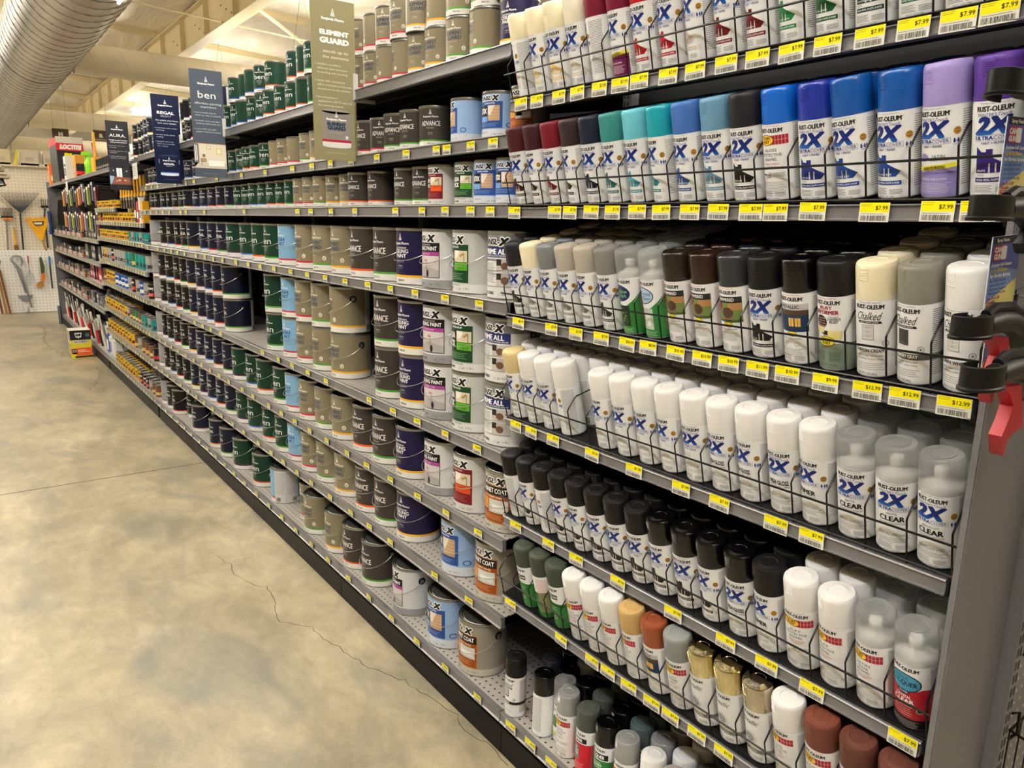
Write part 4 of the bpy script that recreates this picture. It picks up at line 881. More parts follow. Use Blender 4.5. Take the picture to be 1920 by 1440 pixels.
ROW = {
 'P1': [('prime','none',1.755), ('aqua','none',1.945), ('magenta','none',2.135), ('ceiling','yellow',2.31), (V_,'green',2.49), (V_,'orange',2.69), (E_,'yellow',2.885), (E_,'green',3.08), (E_,'red',3.28), (F_,'red',3.50), (B_,'green',3.70), (B_,'orange',3.89), (B_,'blue',4.10), (B_,'plum',4.35), (R_g,'green',4.54), (R_g,'red',4.725), (R_g,'blue',4.93), (R_g,'yellow',5.22), (A_,'green',5.41), (A_,'red',5.59), (A_,'blue',5.80), (A_,'plum',6.02), ('greyback','none',6.38)],
 'P2': [('prime','none',1.76), ('aqua','none',1.945), ('magenta','none',2.128), ('ceiling','yellow',2.305), (V_,'green',2.50), (E_,'yellow',2.915), (E_,'green',3.12), (E_,'red',3.315), (F_,'red',3.50), (B_,'green',3.735), (R_g,'green',4.486), (R_g,'orange',4.70), (R_g,'blue',4.885), (R_g,'plum',5.08), (R_g,'yellow',5.30), (A_,'green',5.50), (A_,'red',5.69), (A_,'blue',5.95), (A_,'plum',6.17), ('greyback','none',6.40)],
 'P3': [('cabinet','none',1.75), ('lock','none',1.94), ('magenta','none',2.13), ('ceiling','yellow',2.335), (V_,'green',2.535), (V_,'orange',2.72), (E_,'yellow',2.93), (E_,'green',3.125), (E_,'red',3.31), (F_,'red',3.495), (B_,'green',3.68), (B_,'orange',3.935), (B_,'blue',4.12), (B_,'plum',4.38)] + FAR1,
 'P4': [('cabinet','none',1.80), ('stix','none',2.015), ('ceiling','yellow',2.345), (V_,'green',2.525), (V_,'orange',2.70), (E_,'yellow',2.915), (E_,'green',3.13), (E_,'red',3.31), (F_,'red',3.50), (B_,'green',3.68), (B_,'orange',3.885), (B_,'blue',4.14), (B_,'plum',4.35)] + FAR1,
 'B': [('cabinet','none',1.905), ('stix','none',2.11), ('magenta','none',2.385), (V_,'green',2.665), (V_,'orange',2.86), (E_,'yellow',3.055), (E_,'green',3.31), (F_,'red',3.80), (B_,'orange',4.105), (B_,'plum',4.47), (R_g,'green',4.76), (R_g,'orange',5.0), (R_g,'plum',5.46), (A_,'red',6.05), (A_,'blue',6.25), ('greyback','none',6.44)]}
EXTRA = {'P4': [('maroon','none',2.14,.11), ], 'P2': [(B_,'orange',3.86,.13)], 'B': [('ceiling','yellow',2.505,.13), (E_,'red',3.475,.04), (B_,'green',3.955,.14), (B_,'blue',4.27,.06), (R_g,'blue',5.17,.06), (A_,'yellow',5.70,.08), (A_,'green',5.87,.06)]}
PZ = {'P1': -.250, 'P2': -.687, 'P3': -.956, 'P4': -1.208, 'B': -1.525}
PN = {'P1': 'first gallon shelf', 'P2': 'second gallon shelf', 'P3': 'third gallon shelf', 'P4': 'fourth gallon shelf', 'B': 'bottom gallon deck'}
SPIN = {('P2', E_, 'yellow'): -22, ('B', F_, 'red'): -112, ('P1', 'aqua', 'none'): -10, ('B', 'magenta', 'none'): -14}
for rk in ('P1', 'P2', 'P3', 'P4', 'B'):
    zs = Z(PZ[rk])+.038; items = [(a, b, y, 0.0) for a, b, y in ROW[rk]] + list(EXTRA.get(rk, []))
    items.sort(key=lambda q: q[2])
    for n_, (kd, bd, y, back) in enumerate(items):
        for lv in range(2 if rk == 'P2' else 1):
            o = paint_can('gallon', kd, bd); sp = SPIN.get((rk, kd, bd), random.uniform(-7, 9))
            if rk == 'P2' and kd == R_g and bd == 'green': sp = -8
            if rk == 'P2' and lv == 0 and kd == E_ and bd == 'yellow': sp = 2
            # facing the aisle, turned a little to the walker
            put(o, D + .010 + GAL[2]*1.02 + back + random.uniform(0, .005), y, zs + lv*.1925, math.radians(sp))
            pos = '%s from the right' % ON[n_]
            lab = '%s gallon paint can' % DESC[kd] + (' with %s band' % bd if bd != 'none' else '') + ', ' + pos + ', ' + (('upper, ' if lv else 'lower, ') if rk == 'P2' else '') + PN[rk]
            tag(o, lab, 'paint can', 'gallon paint cans on the ' + PN[rk])
for rk in ('P1', 'P2', 'P3', 'P4', 'B'):
    for bi, (a, b) in enumerate(zip(BAY[:-1], BAY[1:])):
        ty = [y+.035 for _, _, y in ROW[rk] if a+.03 < y+.035 < b-.03]
        if rk == 'B': ty = [a+.12+i*.2 for i in range(6)]
        shelf(a, b, PZ[rk], 'grey perforated shelf, %s, %s bay from the spray cans' % (PN[rk], ON[bi]), tags=ty, prices='$56.99')
BASE_T = [.52+.098*i for i in range(12)]
shelf(Y0+.01, BAY[0], PZ['B'], 'grey perforated bottom deck under the spray can racks', tags=BASE_T, paint=False)

# quart rows
TZ = {'T1': .420, 'T2': .195, 'T3': .015}
TNm = {'T1': 'top', 'T2': 'upper quart', 'T3': 'lower quart'}
Q = {
 'T3': [('stix','none',1.735), ('stix','none',1.845), ('aqua','none',1.955), ('lock','none',2.11), (V_,'green',2.225), (V_,'green',2.335), (V_,'orange',2.56), (V_,'orange',2.70), (E_,'yellow',2.82), (E_,'yellow',2.94), (E_,'green',3.05), (E_,'red',3.17), (E_,'red',3.29), (B_,'green',3.41), (B_,'orange',3.55), (B_,'orange',3.67), (B_,'blue',3.80), (B_,'blue',3.92), (B_,'plum',4.08), (B_,'plum',4.20), (R_g,'green',4.34), (R_g,'orange',4.50), (R_g,'red',4.70), (R_g,'blue',4.87), (R_g,'plum',5.08), (R_g,'yellow',5.27), (A_,'green',5.42), (A_,'red',5.60), (A_,'blue',5.78), (A_,'blue',5.95), (A_,'plum',6.15), (A_,'orange',6.35)],
 'T2': [('cabinet','none',1.68), ('stix','none',1.805), ('stix','none',1.965), (V_,'green',2.165), (V_,'green',2.285), (V_,'green',2.40), (V_,'red',2.53), (V_,'red',2.64), (E_,'yellow',2.78), (E_,'yellow',2.92), (E_,'yellow',3.07), (E_,'green',3.19), (E_,'red',3.36), (E_,'red',3.475), (E_,'red',3.595), (B_,'green',3.735), (B_,'orange',3.88), (B_,'orange',4.0), (B_,'blue',4.14), (B_,'blue',4.26), (R_g,'green',4.45), (R_g,'orange',4.60), (R_g,'red',4.80), (R_g,'blue',5.0), (R_g,'blue',5.2), (R_g,'plum',5.4), (A_,'green',5.60), (A_,'orange',5.75), (A_,'red',5.90), (A_,'orange',6.04), (A_,'blue',6.17), (A_,'orange',6.30), (A_,'plum',6.46)],
 'T1': [('ceiling','yellow',1.735), (E_,'green',1.865), (E_,'green',1.99), (E_,'yellow',2.13), (E_,'yellow',2.24), (E_,'red',2.35), (E_,'red',2.46), (E_,'red',2.57), (E_,'red',2.68), (E_,'red',2.80), (B_,'green',3.0), (B_,'green',3.11), (B_,'orange',3.22), (B_,'orange',3.34), (B_,'orange',3.47), (B_,'orange',3.62), (B_,'blue',3.74), (B_,'blue',3.88), (B_,'blue',4.03), (B_,'blue',4.15), (B_,'blue',4.28), (R_g,'green',4.45), (R_g,'orange',4.6), (A_,'plum',4.72), (A_,'plum',4.84), (A_,'red',4.96), (A_,'blue',5.1), (A_,'green',5.23), (R_g,'blue',5.80), (R_g,'blue',5.93), (R_g,'yellow',6.06), (R_g,'yellow',6.19), (R_g,'blue',6.33), (A_,'green',6.46), (A_,'green',6.62), (A_,'orange',6.76)]}
for rk, L_ in Q.items():
    zs = Z(TZ[rk])+.038; RR = random.Random(11)
    for n_, (kd, bd, y) in enumerate(L_):
        for lv in range(2 if rk == 'T1' else 1):
            if lv and y in (3.47, 4.28): continue
            o = paint_can('quart', kd, bd)
            sp = RR.choice([8, 14, 20, -25, 30, 12, -40, 16, 40]) if rk != 'T3' else RR.uniform(4, 24)
            if rk == 'T1' and lv == 1 and kd == B_ and y > 3.9 and y < 4.1: sp = 120
            put(o, D + .010 + QT[2]*1.02 + RR.uniform(0, .018), y + (RR.uniform(-.008, .008) if lv else 0), zs + lv*.1252, math.radians(sp))
            lab = '%s quart can' % DESC[kd] + (' with %s band' % bd if bd != 'none' else '') + ', %s from the right, ' % ON[n_] + (('upper, ' if lv else 'lower, ') if rk == 'T1' else '') + TNm[rk] + ' shelf'
            tag(o, lab, 'paint can', 'quart paint cans on the %s shelf' % TNm[rk])
TT = {'T2': [2.64, 2.43, 2.22, 2.03, 1.97, 1.84, 1.73, 2.83, 3.02, 3.24, 3.59, 3.95, 4.4, 4.89, 5.09, 5.37, 5.9, 6.1, 6.3], 'T3': [2.62, 2.3, 2.12, 1.98, 1.84, 1.74, 2.84, 3.05, 3.2, 3.94, 4.7, 5.14, 5.28, 5.6, 5.8, 6.0, 6.2, 6.4], 'T1': []}
for rk in ('T1', 'T2', 'T3'):
    ys = list(BAY)
    for bi, (a, b) in enumerate(zip(ys[:-1], ys[1:])):
        shelf(a, b, TZ[rk], 'grey %s shelf of quart cans, %s bay from the spray cans' % (TNm[rk], ON[bi]), depth=.40, tags=[y for y in TT[rk] if a+.03 < y < b-.03], prices='$19.99', deck=M_deckplain)

# ---------------------------------------------------------------- blade signs standing out from the top shelf
def blade(y, bg, label, draw, x0=1.045):
    t = thing('blade_sign', (x0, y, Z(.21)))
    MB().box(0, .162, 0, .003, 0, .53, ink(bg, .3), .0006).build('sign_board', t)
    p = Print(); draw(p); link('printed_face', p.mesh('printed_face', face='-y', eps=.0002), t, (0, -.0002, 0))
    b = MB().box(.150, .168, -.004, .008, .21, .30, mat('sign_holder', '#c9c9c6', .3, .2)).box(.160, .235, -.004, .006, .205, .217, mat('sign_holder', '#c9c9c6')); b.build('holder_arm', t)
    tag(t, label, 'sign', 'blade signs on the top shelf edge')
def moore(p, z=.455):
    logo(p, .081, z+.014, .026, '#f4f4f4', 2); p.text('Benjamin Moore', .081, z, .0085, '#f4f4f4', w=.082, bold=.04, ly=2)
def bullets(p, L, z, col='#d8d8d8', h=.0062, x=.018):
    for ln in L:
        if ln.startswith('*'): p.disc(x-.006, z+.003, .0016, col, 2); ln = ln[1:]
        p.text(ln, x, z, h, col, al='l', ly=2, w=min(.142, .0049*len(ln))); z -= .0135
def s_eg(p):
    moore(p, .462); p.text('ELEMENT', .085, .415, .014, '#f6f6f2', w=.104, bold=.05, ly=2); p.text('GUARD', .085, .388, .0165, '#f6f6f2', w=.104, bold=.05, ly=2)
    p.text('stands up to', .088, .357, .0095, '#ece9df', w=.092, ly=2); p.text('the elements', .088, .339, .0095, '#ece9df', w=.096, ly=2)
    bullets(p, ['*exhibits excellent', 'adhesion and resistance', 'to peeling and cracking', '', '*early rain resistance', 'offers moisture protection', 'to perform in any weather', '', '*low-temperature', 'application (35\u00b0F) extends', 'the painting season'], .315, '#e2dfd2')
    p.rect(.030, .138, .048, .165, '#8a827d', 2); p.disc(.084, .165, .054, '#9a938e', 2, .008); p.disc(.084, .048, .054, '#dad9d7', 2, .006); p.rect(.030, .138, .048, .062, '#dad9d7', 3); p.rect(.030, .138, .062, .070, '#a81f3c', 3)
    p.text('Benjamin Moore', .084, .135, .0075, '#f4f4f4', w=.074, bold=.04, ly=4); logo(p, .084, .146, .02, '#f4f4f4', 4); p.text('ELEMENT', .084, .118, .010, '#243c5a', w=.068, bold=.05, ly=4); p.text('GUARD', .084, .104, .011, '#243c5a', w=.066, bold=.05, ly=4); p.lines(.055, .112, .09, .098, 2, '#b9b3ae', 4, .0008)
    p.disc(.122, .08, .006, '#d9d6d0', 4); p.lines(.045, .12, .02, .03, 1, '#c9c6b0', 2, .001)
def s_ben(p):
    moore(p, .458); p.text('ben', .081, .392, .034, '#f6f6f6', w=.088, ly=2); p.text('effortless painting', .085, .362, .0095, '#e6e8ea', w=.132, ly=2); p.text('experience', .085, .345, .0095, '#e6e8ea', w=.080, ly=2)
    bullets(p, ['*easy to apply easy to', 'touch up, easy to maintain', '', '*fix brush marks and other', 'accidents before they dry', '', '*a zero VOC, low odor,', 'spatter-resistant formula'], .318, '#dadde0')
    p.rect(0, .162, .045, .170, '#ddd3bf', 2); p.rect(0, .162, .045, .072, '#c9c0b0', 3); p.poly([(0, .17), (.024, .165), (.024, .075), (0, .05)], '#6c6a66', 3); p.rect(.004, .008, .08, .16, '#e9ecee', 4); p.rect(.012, .016, .082, .158, '#e9ecee', 4); p.rect(.06, .085, .14, .158, '#b9a98f', 3); p.rect(.063, .082, .143, .155, '#e0dac8', 4)
    p.rect(.112, .138, .118, .148, '#c3b06a', 3); p.rect(.115, .135, .121, .145, '#e9e2c4', 4); p.rect(.07, .150, .058, .085, '#f2efe8', 4); p.rect(.03, .06, .075, .095, '#a58d72', 4); p.rect(.035, .038, .06, .08, '#8a6a4c', 4); p.disc(.048, .108, .008, '#7c7058', 4); p.rect(0, .162, .168, .172, '#8a5a3c', 5)
    p.lines(.04, .12, .015, .022, 1, '#9aa0a6', 2, .001)
def s_reg(p):
    moore(p, .462); p.text('REGAL', .081, .415, .0165, '#f6f6f6', w=.098, bold=.03, ly=2); p.text('SELECT', .081, .399, .0085, '#c6cad8', w=.062, ly=2); p.text('the paint you love,', .085, .374, .0095, '#e2e5ee', w=.132, ly=2); p.text('now even better', .085, .357, .0095, '#e2e5ee', w=.108, ly=2)
    bullets(p, ['*proprietary stain-release', 'technology', '', '*durable finish resists', 'scuffing', '', '*beautiful color that', 'stands up to everyday', 'wear and tear'], .330, '#c9cedd')
    p.rect(.028, .134, .06, .165, '#0f1736', 2); p.disc(.081, .165, .053, '#3a4568', 2, .008); p.disc(.081, .162, .050, '#141d40', 3, .006); p.disc(.081, .052, .053, '#c9d6ea', 2, .006); p.rect(.028, .134, .052, .066, '#dfe6f2', 3); p.rect(.028, .134, .062, .068, '#5f8ad0', 4)
    p.text('Benjamin Moore', .081, .135, .007, '#f4f4f4', w=.072, bold=.04, ly=4); logo(p, .081, .145, .018, '#f4f4f4', 4); p.text('REGAL', .081, .112, .0115, '#f4f4f4', w=.062, bold=.03, ly=4); p.text('SELECT', .081, .102, .0055, '#c6cad8', w=.038, ly=4)
    for q in (.022, .140): p.rect(q, q+.002, .12, .145, '#d9dce6', 3)
    p.lines(.04, .12, .02, .027, 1, '#7a88a8', 2, .001)
def s_aura(p):
    moore(p, .462); p.text('AURA.', .081, .408, .023, '#f6f6f6', w=.118, ly=2); p.text('heightened beauty', .085, .380, .0085, '#e2e2e4', w=.128, bold=.02, ly=2); p.text('and performance', .085, .364, .0085, '#e2e2e4', w=.118, bold=.02, ly=2)
    bullets(p, ['*proprietary Color Lock', 'technology', '', '*exquisite, authentic color', 'and finish', '', '*resists scuffs and stops', 'staining or burnishing'], .338, '#c6c6ca')
    p.rect(0, .162, .040, .175, '#2c2c36', 2); p.poly([(0, .1), (.162, .1), (.162, .04), (0, .04)], '#5c4a44', 3); p.rect(.052, .092, .095, .170, '#dfe3e6', 3); p.rect(.071, .073, .095, .17, '#5a5a60', 4); p.poly([(0, .11), (.035, .105), (.015, .05), (0, .04)], '#86a9bd', 4); p.poly([(.04, .102), (.14, .098), (.155, .05), (.02, .048)], '#8a4f3c', 4)
    for i in range(5): p.disc(.05+.02*i, .07+.006*(i % 2), .009, ['#b9907a', '#d9c6b4', '#7a3a2c', '#c9a690', '#a06a54'][i], 5, .006)
    p.disc(.03, .15, .005, '#c9c9d0', 5); p.disc(.125, .148, .005, '#c9c9d0', 5); p.lines(.05, .12, .015, .022, 1, '#8a8a90', 2, .001)
blade(2.60, '#8a8465', 'olive blade sign with a grey paint can picture, nearest of the four', s_eg, 1.05)
blade(4.20, '#4b5563', 'slate blue blade sign with a bright room picture', s_ben)
blade(5.20, '#141b3a', 'navy blade sign with a navy paint can picture', s_reg, 1.06)
blade(6.87, '#26262b', 'near-black blade sign with a red rug room picture, farthest of the four', s_aura, 1.055)

# ---------------------------------------------------------------- near end of the run
t = thing('end_panel', (1.16, .425, 0))
MB().box(0, .215, 0, .012, .0, 2.3, M_panel, .002).build('panel', t)
mb = MB(); mb.box(.217, .252, -.022, .012, 0, 2.3, M_panel, .003)
z = .04
while z < 2.25: mb.box(.226, .231, -.0228, -.021, z, z+.016, M_slot); mb.box(.238, .243, -.0228, -.021, z, z+.016, M_slot); z += .0254
mb.build('slotted_upright', t)
link('pegboard', MB().box(.254, 1.15, .0, .010, .0, 2.3, dots_mat('grey_pegboard', '#77777a', '#c9c9c4', .0254, .0032, plane='xz')).mesh('pegboard'), t)
tag(t, 'grey end panel with slotted upright and pegboard at the right end of the run', 'panel')
def wire_basket(x, y, z, label):
    t = thing('wire_basket', (x, y, z)); W_, Dp, Hh = .42, .16, .15
    MB().tube([(0, 0, Hh), (W_, 0, Hh), (W_, -Dp, Hh*.8), (0, -Dp, Hh*.8)], .0028, M_wire, 6, True).build('rim', t)
    MB().tube([(0, 0, 0), (W_, 0, 0), (W_, -Dp*.7, -.02), (0, -Dp*.7, -.02)], .0024, M_wire, 6, True).build('base_ring', t)
    for i in range(9):
        a = W_*i/8; MB().tube([(a, 0, Hh), (a, 0, 0), (a, -Dp*.7, -.02), (a, -Dp, Hh*.8)], .0016, M_wire, 5).build('wire_rib', t)
    for i in range(1, 4):
        q = i/4; MB().tube([(0, -Dp*(.7+.3*q), -.02+q*(Hh*.8+.02)), (W_, -Dp*(.7+.3*q), -.02+q*(Hh*.8+.02))], .0016, M_wire, 5).build('wire_rail', t)
    for a in (.02, W_-.02): MB().tube([(a, .010, Hh+.02), (a, -.004, Hh+.03), (a, -.006, Hh-.01), (a, .006, Hh-.03)], .003, M_wire, 6).build('hook', t)
    tag(t, label, 'basket', 'wire baskets on the end pegboard')
wire_basket(1.425, .405, Z(-.72), 'black wire basket on the end pegboard, upper of the two')
wire_basket(1.425, .405, Z(-1.02), 'black wire basket on the end pegboard, lower of the two')
M_trig = mat('red_trigger', '#a3142a', .35, 0, .05)
M_grip = mat('textured_black_grip', '#17171a', .45, 0, .25, 90)
def can_gun(z, y, label, low, x=.905):
    t = thing('spray_can_grip', (x, y, Z(z))); hx = 1.19 - x
    # open C clamp that snaps round a can
    vs = []; fs = []; n = 28
    prof = [(.0345, -.0135), (.0385, -.0135), (.0395, -.0105), (.0365, -.009), (.0365, .0125), (.0335, .0135), (.0325, -.010)]
    k_ = len(prof)
    for i in range(n+1):
        a = math.radians(55 + 250*i/n)
        for r_, zz in prof: vs.append((r_*math.cos(a)+.006, r_*math.sin(a)*.5, zz))
    for i in range(n):
        for j in range(k_): fs.append((i*k_+j, i*k_+(j+1) % k_, (i+1)*k_+(j+1) % k_, (i+1)*k_+j))
    MB().add(vs, fs, M_blackpl, True).build('clamp', t)
    MB().tube([(.026, -.004, .0), (.06, -.004, .002), (.10, -.002, .0), (.15, 0, -.012), (.19, 0, -.055), (.205, 0, -.11)], [.0125, .014, .0145, .016, .0165, .013], M_grip, 14).build('grip', t)
    MB().tube([(.030, -.004, .0125), (.05, -.004, .020), (.10, -.003, .019), (.15, 0, .004)], .006, M_blackpl, 8).build('top_rib', t)
    poly = [(.038, -.013), (.062, -.017), (.096, -.018), (.120, -.072), (.094, -.076), (.080, -.082), (.077, -.101), (.071, -.097), (.062, -.075), (.074, -.058), (.081, -.042), (.066, -.026)]
    mb = MB(); mb.prism([(a, b) for a, b in (poly if low else [(p_[0]+.03, p_[1]*.45-.004) for p_ in poly])], 'y', -.008, .006, M_trig if low else M_blackpl, False); mb.build('trigger', t)
    MB().tube([(hx, .427-y, .022), (hx, -.01, .022), (hx, -.014, .03)], .003, M_chrome, 6).build('hook', t)
    MB().tube([(.15, 0, .004), (.20, 0, .010), (hx+.006, 0, .013)], .008, M_blackpl, 8).build('hang_loop', t)
    tag(t, label, 'spray can grip', 'spray can grips hung at the right end')
def s_card(p):
    p.rect(0, .085, 0, .095, '#7f9fd8', 0); p.poly([(0, 0), (.085, 0), (.085, .040), (.0, .012)], '#e8dc8a', 1); p.poly([(0, .06), (.085, .05), (.085, .095), (0, .095)], '#4f62b8', 1)
    p.rect(.004, .085, .086, .095, '#1a1a1e', 2); p.text('Spray Paints', .030, .0882, .0042, '#ffffff', w=.036, bold=.03)
    p.rect(.006, .044, .065, .084, '#c0264e', 2); p.text('CAN', .019, .0755, .0062, '#ffffff', w=.020, bold=.05); p.text('GUN', .019, .067, .0062, '#ffffff', w=.020, bold=.05); p.text('1', .036, .067, .0145, '#ffffff', w=.006, bold=.05)
    p.text('Exclusive Full Contact', .005, .058, .0040, '#ffffff', al='l', w=.058, bold=.03); p.text('up to 8x Easier', .005, .051, .0046, '#f2d22e', al='l', w=.048, bold=.03); p.text('for Effortless Spraying', .005, .0445, .0040, '#ffffff', al='l', w=.058, bold=.03)
    for i, q in enumerate(['Easy to Use With Glove', 'Highest Grip Comfort', 'Ergonomic Design &', 'Arthritis-Friendly']): p.text(q, .005, .0385-i*.0052, .0032, '#2f3f78', al='l', w=.050)
    p.text('Easy On & Off', .005, .0165, .0036, '#b83a6a', al='l', w=.034, bold=.02); p.text('Reusable', .005, .0118, .0036, '#b83a6a', al='l', w=.022, bold=.02)
    p.rect(.004, .040, .001, .0105, '#cf2430', 2); p.text('IMPORTANT! Read', .022, .0075, .0022, '#ffffff', w=.030); p.text('ALL INSTRUCTIONS', .022, .0045, .0022, '#f2d22e', w=.032, ly=4); p.text('BEFORE USE!', .022, .0015, .0022, '#ffffff', w=.024, ly=4)
def card(x, y, z, label):
    t = thing('hang_card', (x, y, Z(z))); MB().box(0, .085, 0, .0012, 0, .095, ink('#e6e6ee'), .0003).build('card', t)
    p = Print(); s_card(p); link('printed_face', p.mesh('printed_face', face='-y'), t, (0, -.0001, 0)); t.rotation_euler = (0, math.radians(-3), 0)
    MB().tube([(.076, 0, .088), (.076, .0, .1), (.11, .0, .104)], .0012, M_blackpl, 5).build('card_tie', t); tag(t, label, 'card', 'blue and yellow cards of the spray can grips')
can_gun(.152, .36, 'black spray can grip hung beside the purple can, topmost of four', 0)
can_gun(.026, .36, 'black spray can grip hung at the price rail, second from the top', 0)
can_gun(-.107, .376, 'black spray can grip with red trigger, third from the top', 1, .94)
can_gun(-.152, .332, 'black spray can grip with red trigger, lowest of four', 1, .875)
card(1.03, .398, -.100, 'blue and yellow hang card above the third spray can grip')
card(1.06, .402, -.178, 'blue and yellow hang card behind the lowest spray can grip')
card(1.02, .398, .040, 'blue and yellow hang card under the topmost spray can grip')

# ---------------------------------------------------------------- stain section (small cans) beyond the paint
def small_can(r, h, body, band, lidm, nm='stain_can', band2=None, word=None):
    k = (r, h, body, band, lidm, nm, band2, word)
    if k in _pc: return dup(_pc[k])
    t = thing(nm)
    MB().lathe([(r*.97, .001), (r, .0), (r, h-.004), (r*1.02, h-.003), (r*1.02, h), (r*.95, h), (r*.94, h-.003)], M_chrome, 20, close=False).build('can_body', t)
    p = Print(); a = PI*r; p.rect(-a, a, .004, h-.006, body, 0); p.rect(-a, a, h*.18, h*.42, band, 1)
    if band2: p.rect(-a*.5, a*.5, h*.42, h*.56, band2, 2)
    if word: p.text(word, 0, h*.64, h*.12, '#1a1a1a' if body in ('#cfa414', '#e8e8e6', '#9b9a96') else '#f0f0f0', w=r*1.5, bold=.05)
    p.lines(-r*.8, r*.8, h*.22, h*.38, 3, '#e9e2cf', 2, .0015)
    link('label', p.mesh('label', r+.0006, r*.28), t)
    MB().lathe([(r*.94, h-.003), (r*.88, h-.001), (r*.85, h-.004), (0, h-.004)], mat('lid_' + lidm.lstrip('#'), lidm, .35, .6 if lidm == '#a9a8a4' else .1, .05), 20, close=False).build('lid', t)
    _pc[k] = t; return t
def box_thing(nm, w_, d_, h_, col, band, word=None, wc='#ffffff', band2=None):
    k = (nm, w_, d_, h_, col, band, word, band2)
    if k in _pc: return dup(_pc[k])
    t = thing(nm); MB().box(0, d_, -w_/2, w_/2, 0, h_, ink(col, .5), .002).build('carton', t)
    p = Print(); p.rect(-w_/2+.003, w_/2-.003, h_*.2, h_*.5, band, 1)
    if band2: p.rect(-w_/2+.003, w_/2-.003, h_*.7, h_*.92, band2, 1)
    if word: p.text(word, 0, h_*.58, h_*.10, wc, w=w_*.75, bold=.05)
    p.lines(-w_*.4, w_*.4, h_*.24, h_*.46, 4, '#e6e2d6', 2, h_*.02); link('printed_face', p.mesh('printed_face', face='x'), t, (-.0004, 0, 0))
    _pc[k] = t; return t
YEL, TEA, BLU, GRY, BRN, BLK, GRN = ('#cfa414', '#6a2414'), ('#17827f', '#0f4a4c'), ('#1d4d9c', '#e9e9ea'), ('#9b9a96', '#3a3c44'), ('#6b4a32', '#c9a060'), ('#17171b', '#b9282c'), ('#1f6a42', '#c9b060')
STR = {  # rail bottom, size, sequence far to near
 'a': (.040, (.034, .075), [YEL]*9, 7.86, 8.9), 'b': (-.085, (.034, .085), [YEL]*13 + [BLK, YEL], 7.0, 8.9), 'c': (-.245, (.036, .085), [TEA, TEA, GRY, TEA, TEA, GRY, TEA] + [YEL]*8 + [YEL]*6, 6.62, 8.9),
 'd': (-.470, (.046, .125), [GRY, TEA, TEA, TEA, GRN, TEA, TEA, GRY, GRY, GRY, GRY, BLK, GRY, GRY, YEL, GRY], 6.66, 8.9), 'e': (-.695, (.046, .125), [BLK, GRY, BLU, GRY, BLK, GRY, BLU, BLU, BLU, BLU, YEL, YEL, YEL, BRN], 6.66, 8.9),
 'f': (-.960, (.040, .100), [TEA, GRY, TEA, TEA, BRN, GRN, GRN, BRN, GRY, YEL, YEL, YEL, YEL, YEL, YEL, YEL, YEL, YEL], 6.66, 8.9), 'g': (-1.212, (.044, .115), [BLK, BRN, BRN, BRN, GRY, BRN, YEL, YEL, YEL, YEL, YEL, YEL, YEL, YEL, YEL], 6.66, 8.9),
 'h': (-1.525, (.042, .105), [BRN, BRN, GRY, BLK, BLK, BLK, YEL, YEL, YEL, YEL, YEL, YEL, YEL, YEL, YEL, YEL], 6.70, 8.6)}
SNM = {'a': 'highest', 'b': 'second', 'c': 'third', 'd': 'fourth', 'e': 'fifth', 'f': 'sixth', 'g': 'seventh', 'h': 'bottom'}
CN = {YEL: 'yellow', TEA: 'teal', BLU: 'blue', GRY: 'silver-grey', BRN: 'brown', BLK: 'black', GRN: 'green'}
for q, (zb, (r_, h_), seq, ya, yb) in STR.items():
    zt = Z(zb)+.038; n = len(seq); step = (yb-ya)/max(1, n-1)
    for dj in range(2 if q in 'fgh' else 1):
        for i, c in enumerate(seq):
            if q == 'a' and i > 8: break
            if dj and c is not YEL: continue
            o = small_can(r_, h_, c[0], c[1], '#a9a8a4' if c in (YEL, GRY, TEA) or q == 'h' else '#222226', 'stain_can', None, {YEL: 'STAIN', BLU: 'DECK', BLK: 'TITAN', GRY: None}.get(c))
            put(o, D+.012+r_+.005+dj*(2*r_+.012), ya+i*step + random.uniform(-.004, .004), zt, random.uniform(-.5, .5))
            tag(o, '%s stain can, %s from the right, %s%s stain shelf' % (CN[c], ON[i], 'second row, ' if dj else '', SNM[q]), 'stain can', 'small cans on the %s stain shelf' % SNM[q])
    lo = 7.76 if q == 'a' else STAIN[0]
    for bi, (a, b) in enumerate(zip(STAIN[:-1], STAIN[1:])):
        if b <= lo: continue
        shelf(a, b, zb, 'grey steel shelf of stain cans, %s, %s stain bay' % (SNM[q], ON[bi]), tags=[a+.1+.115*i for i in range(10)], prices='$14.99')
# bigger things among the stains
for i, (y, z) in enumerate([(7.3, -1.487), (7.05, -1.487)]):
    o = paint_can('gallon', 'greyback'); put(o, D+.2, y, Z(z), 1.2+i); tag(o, 'plain grey gallon can behind the stain cans, %s from the right, bottom deck' % ON[i], 'paint can')
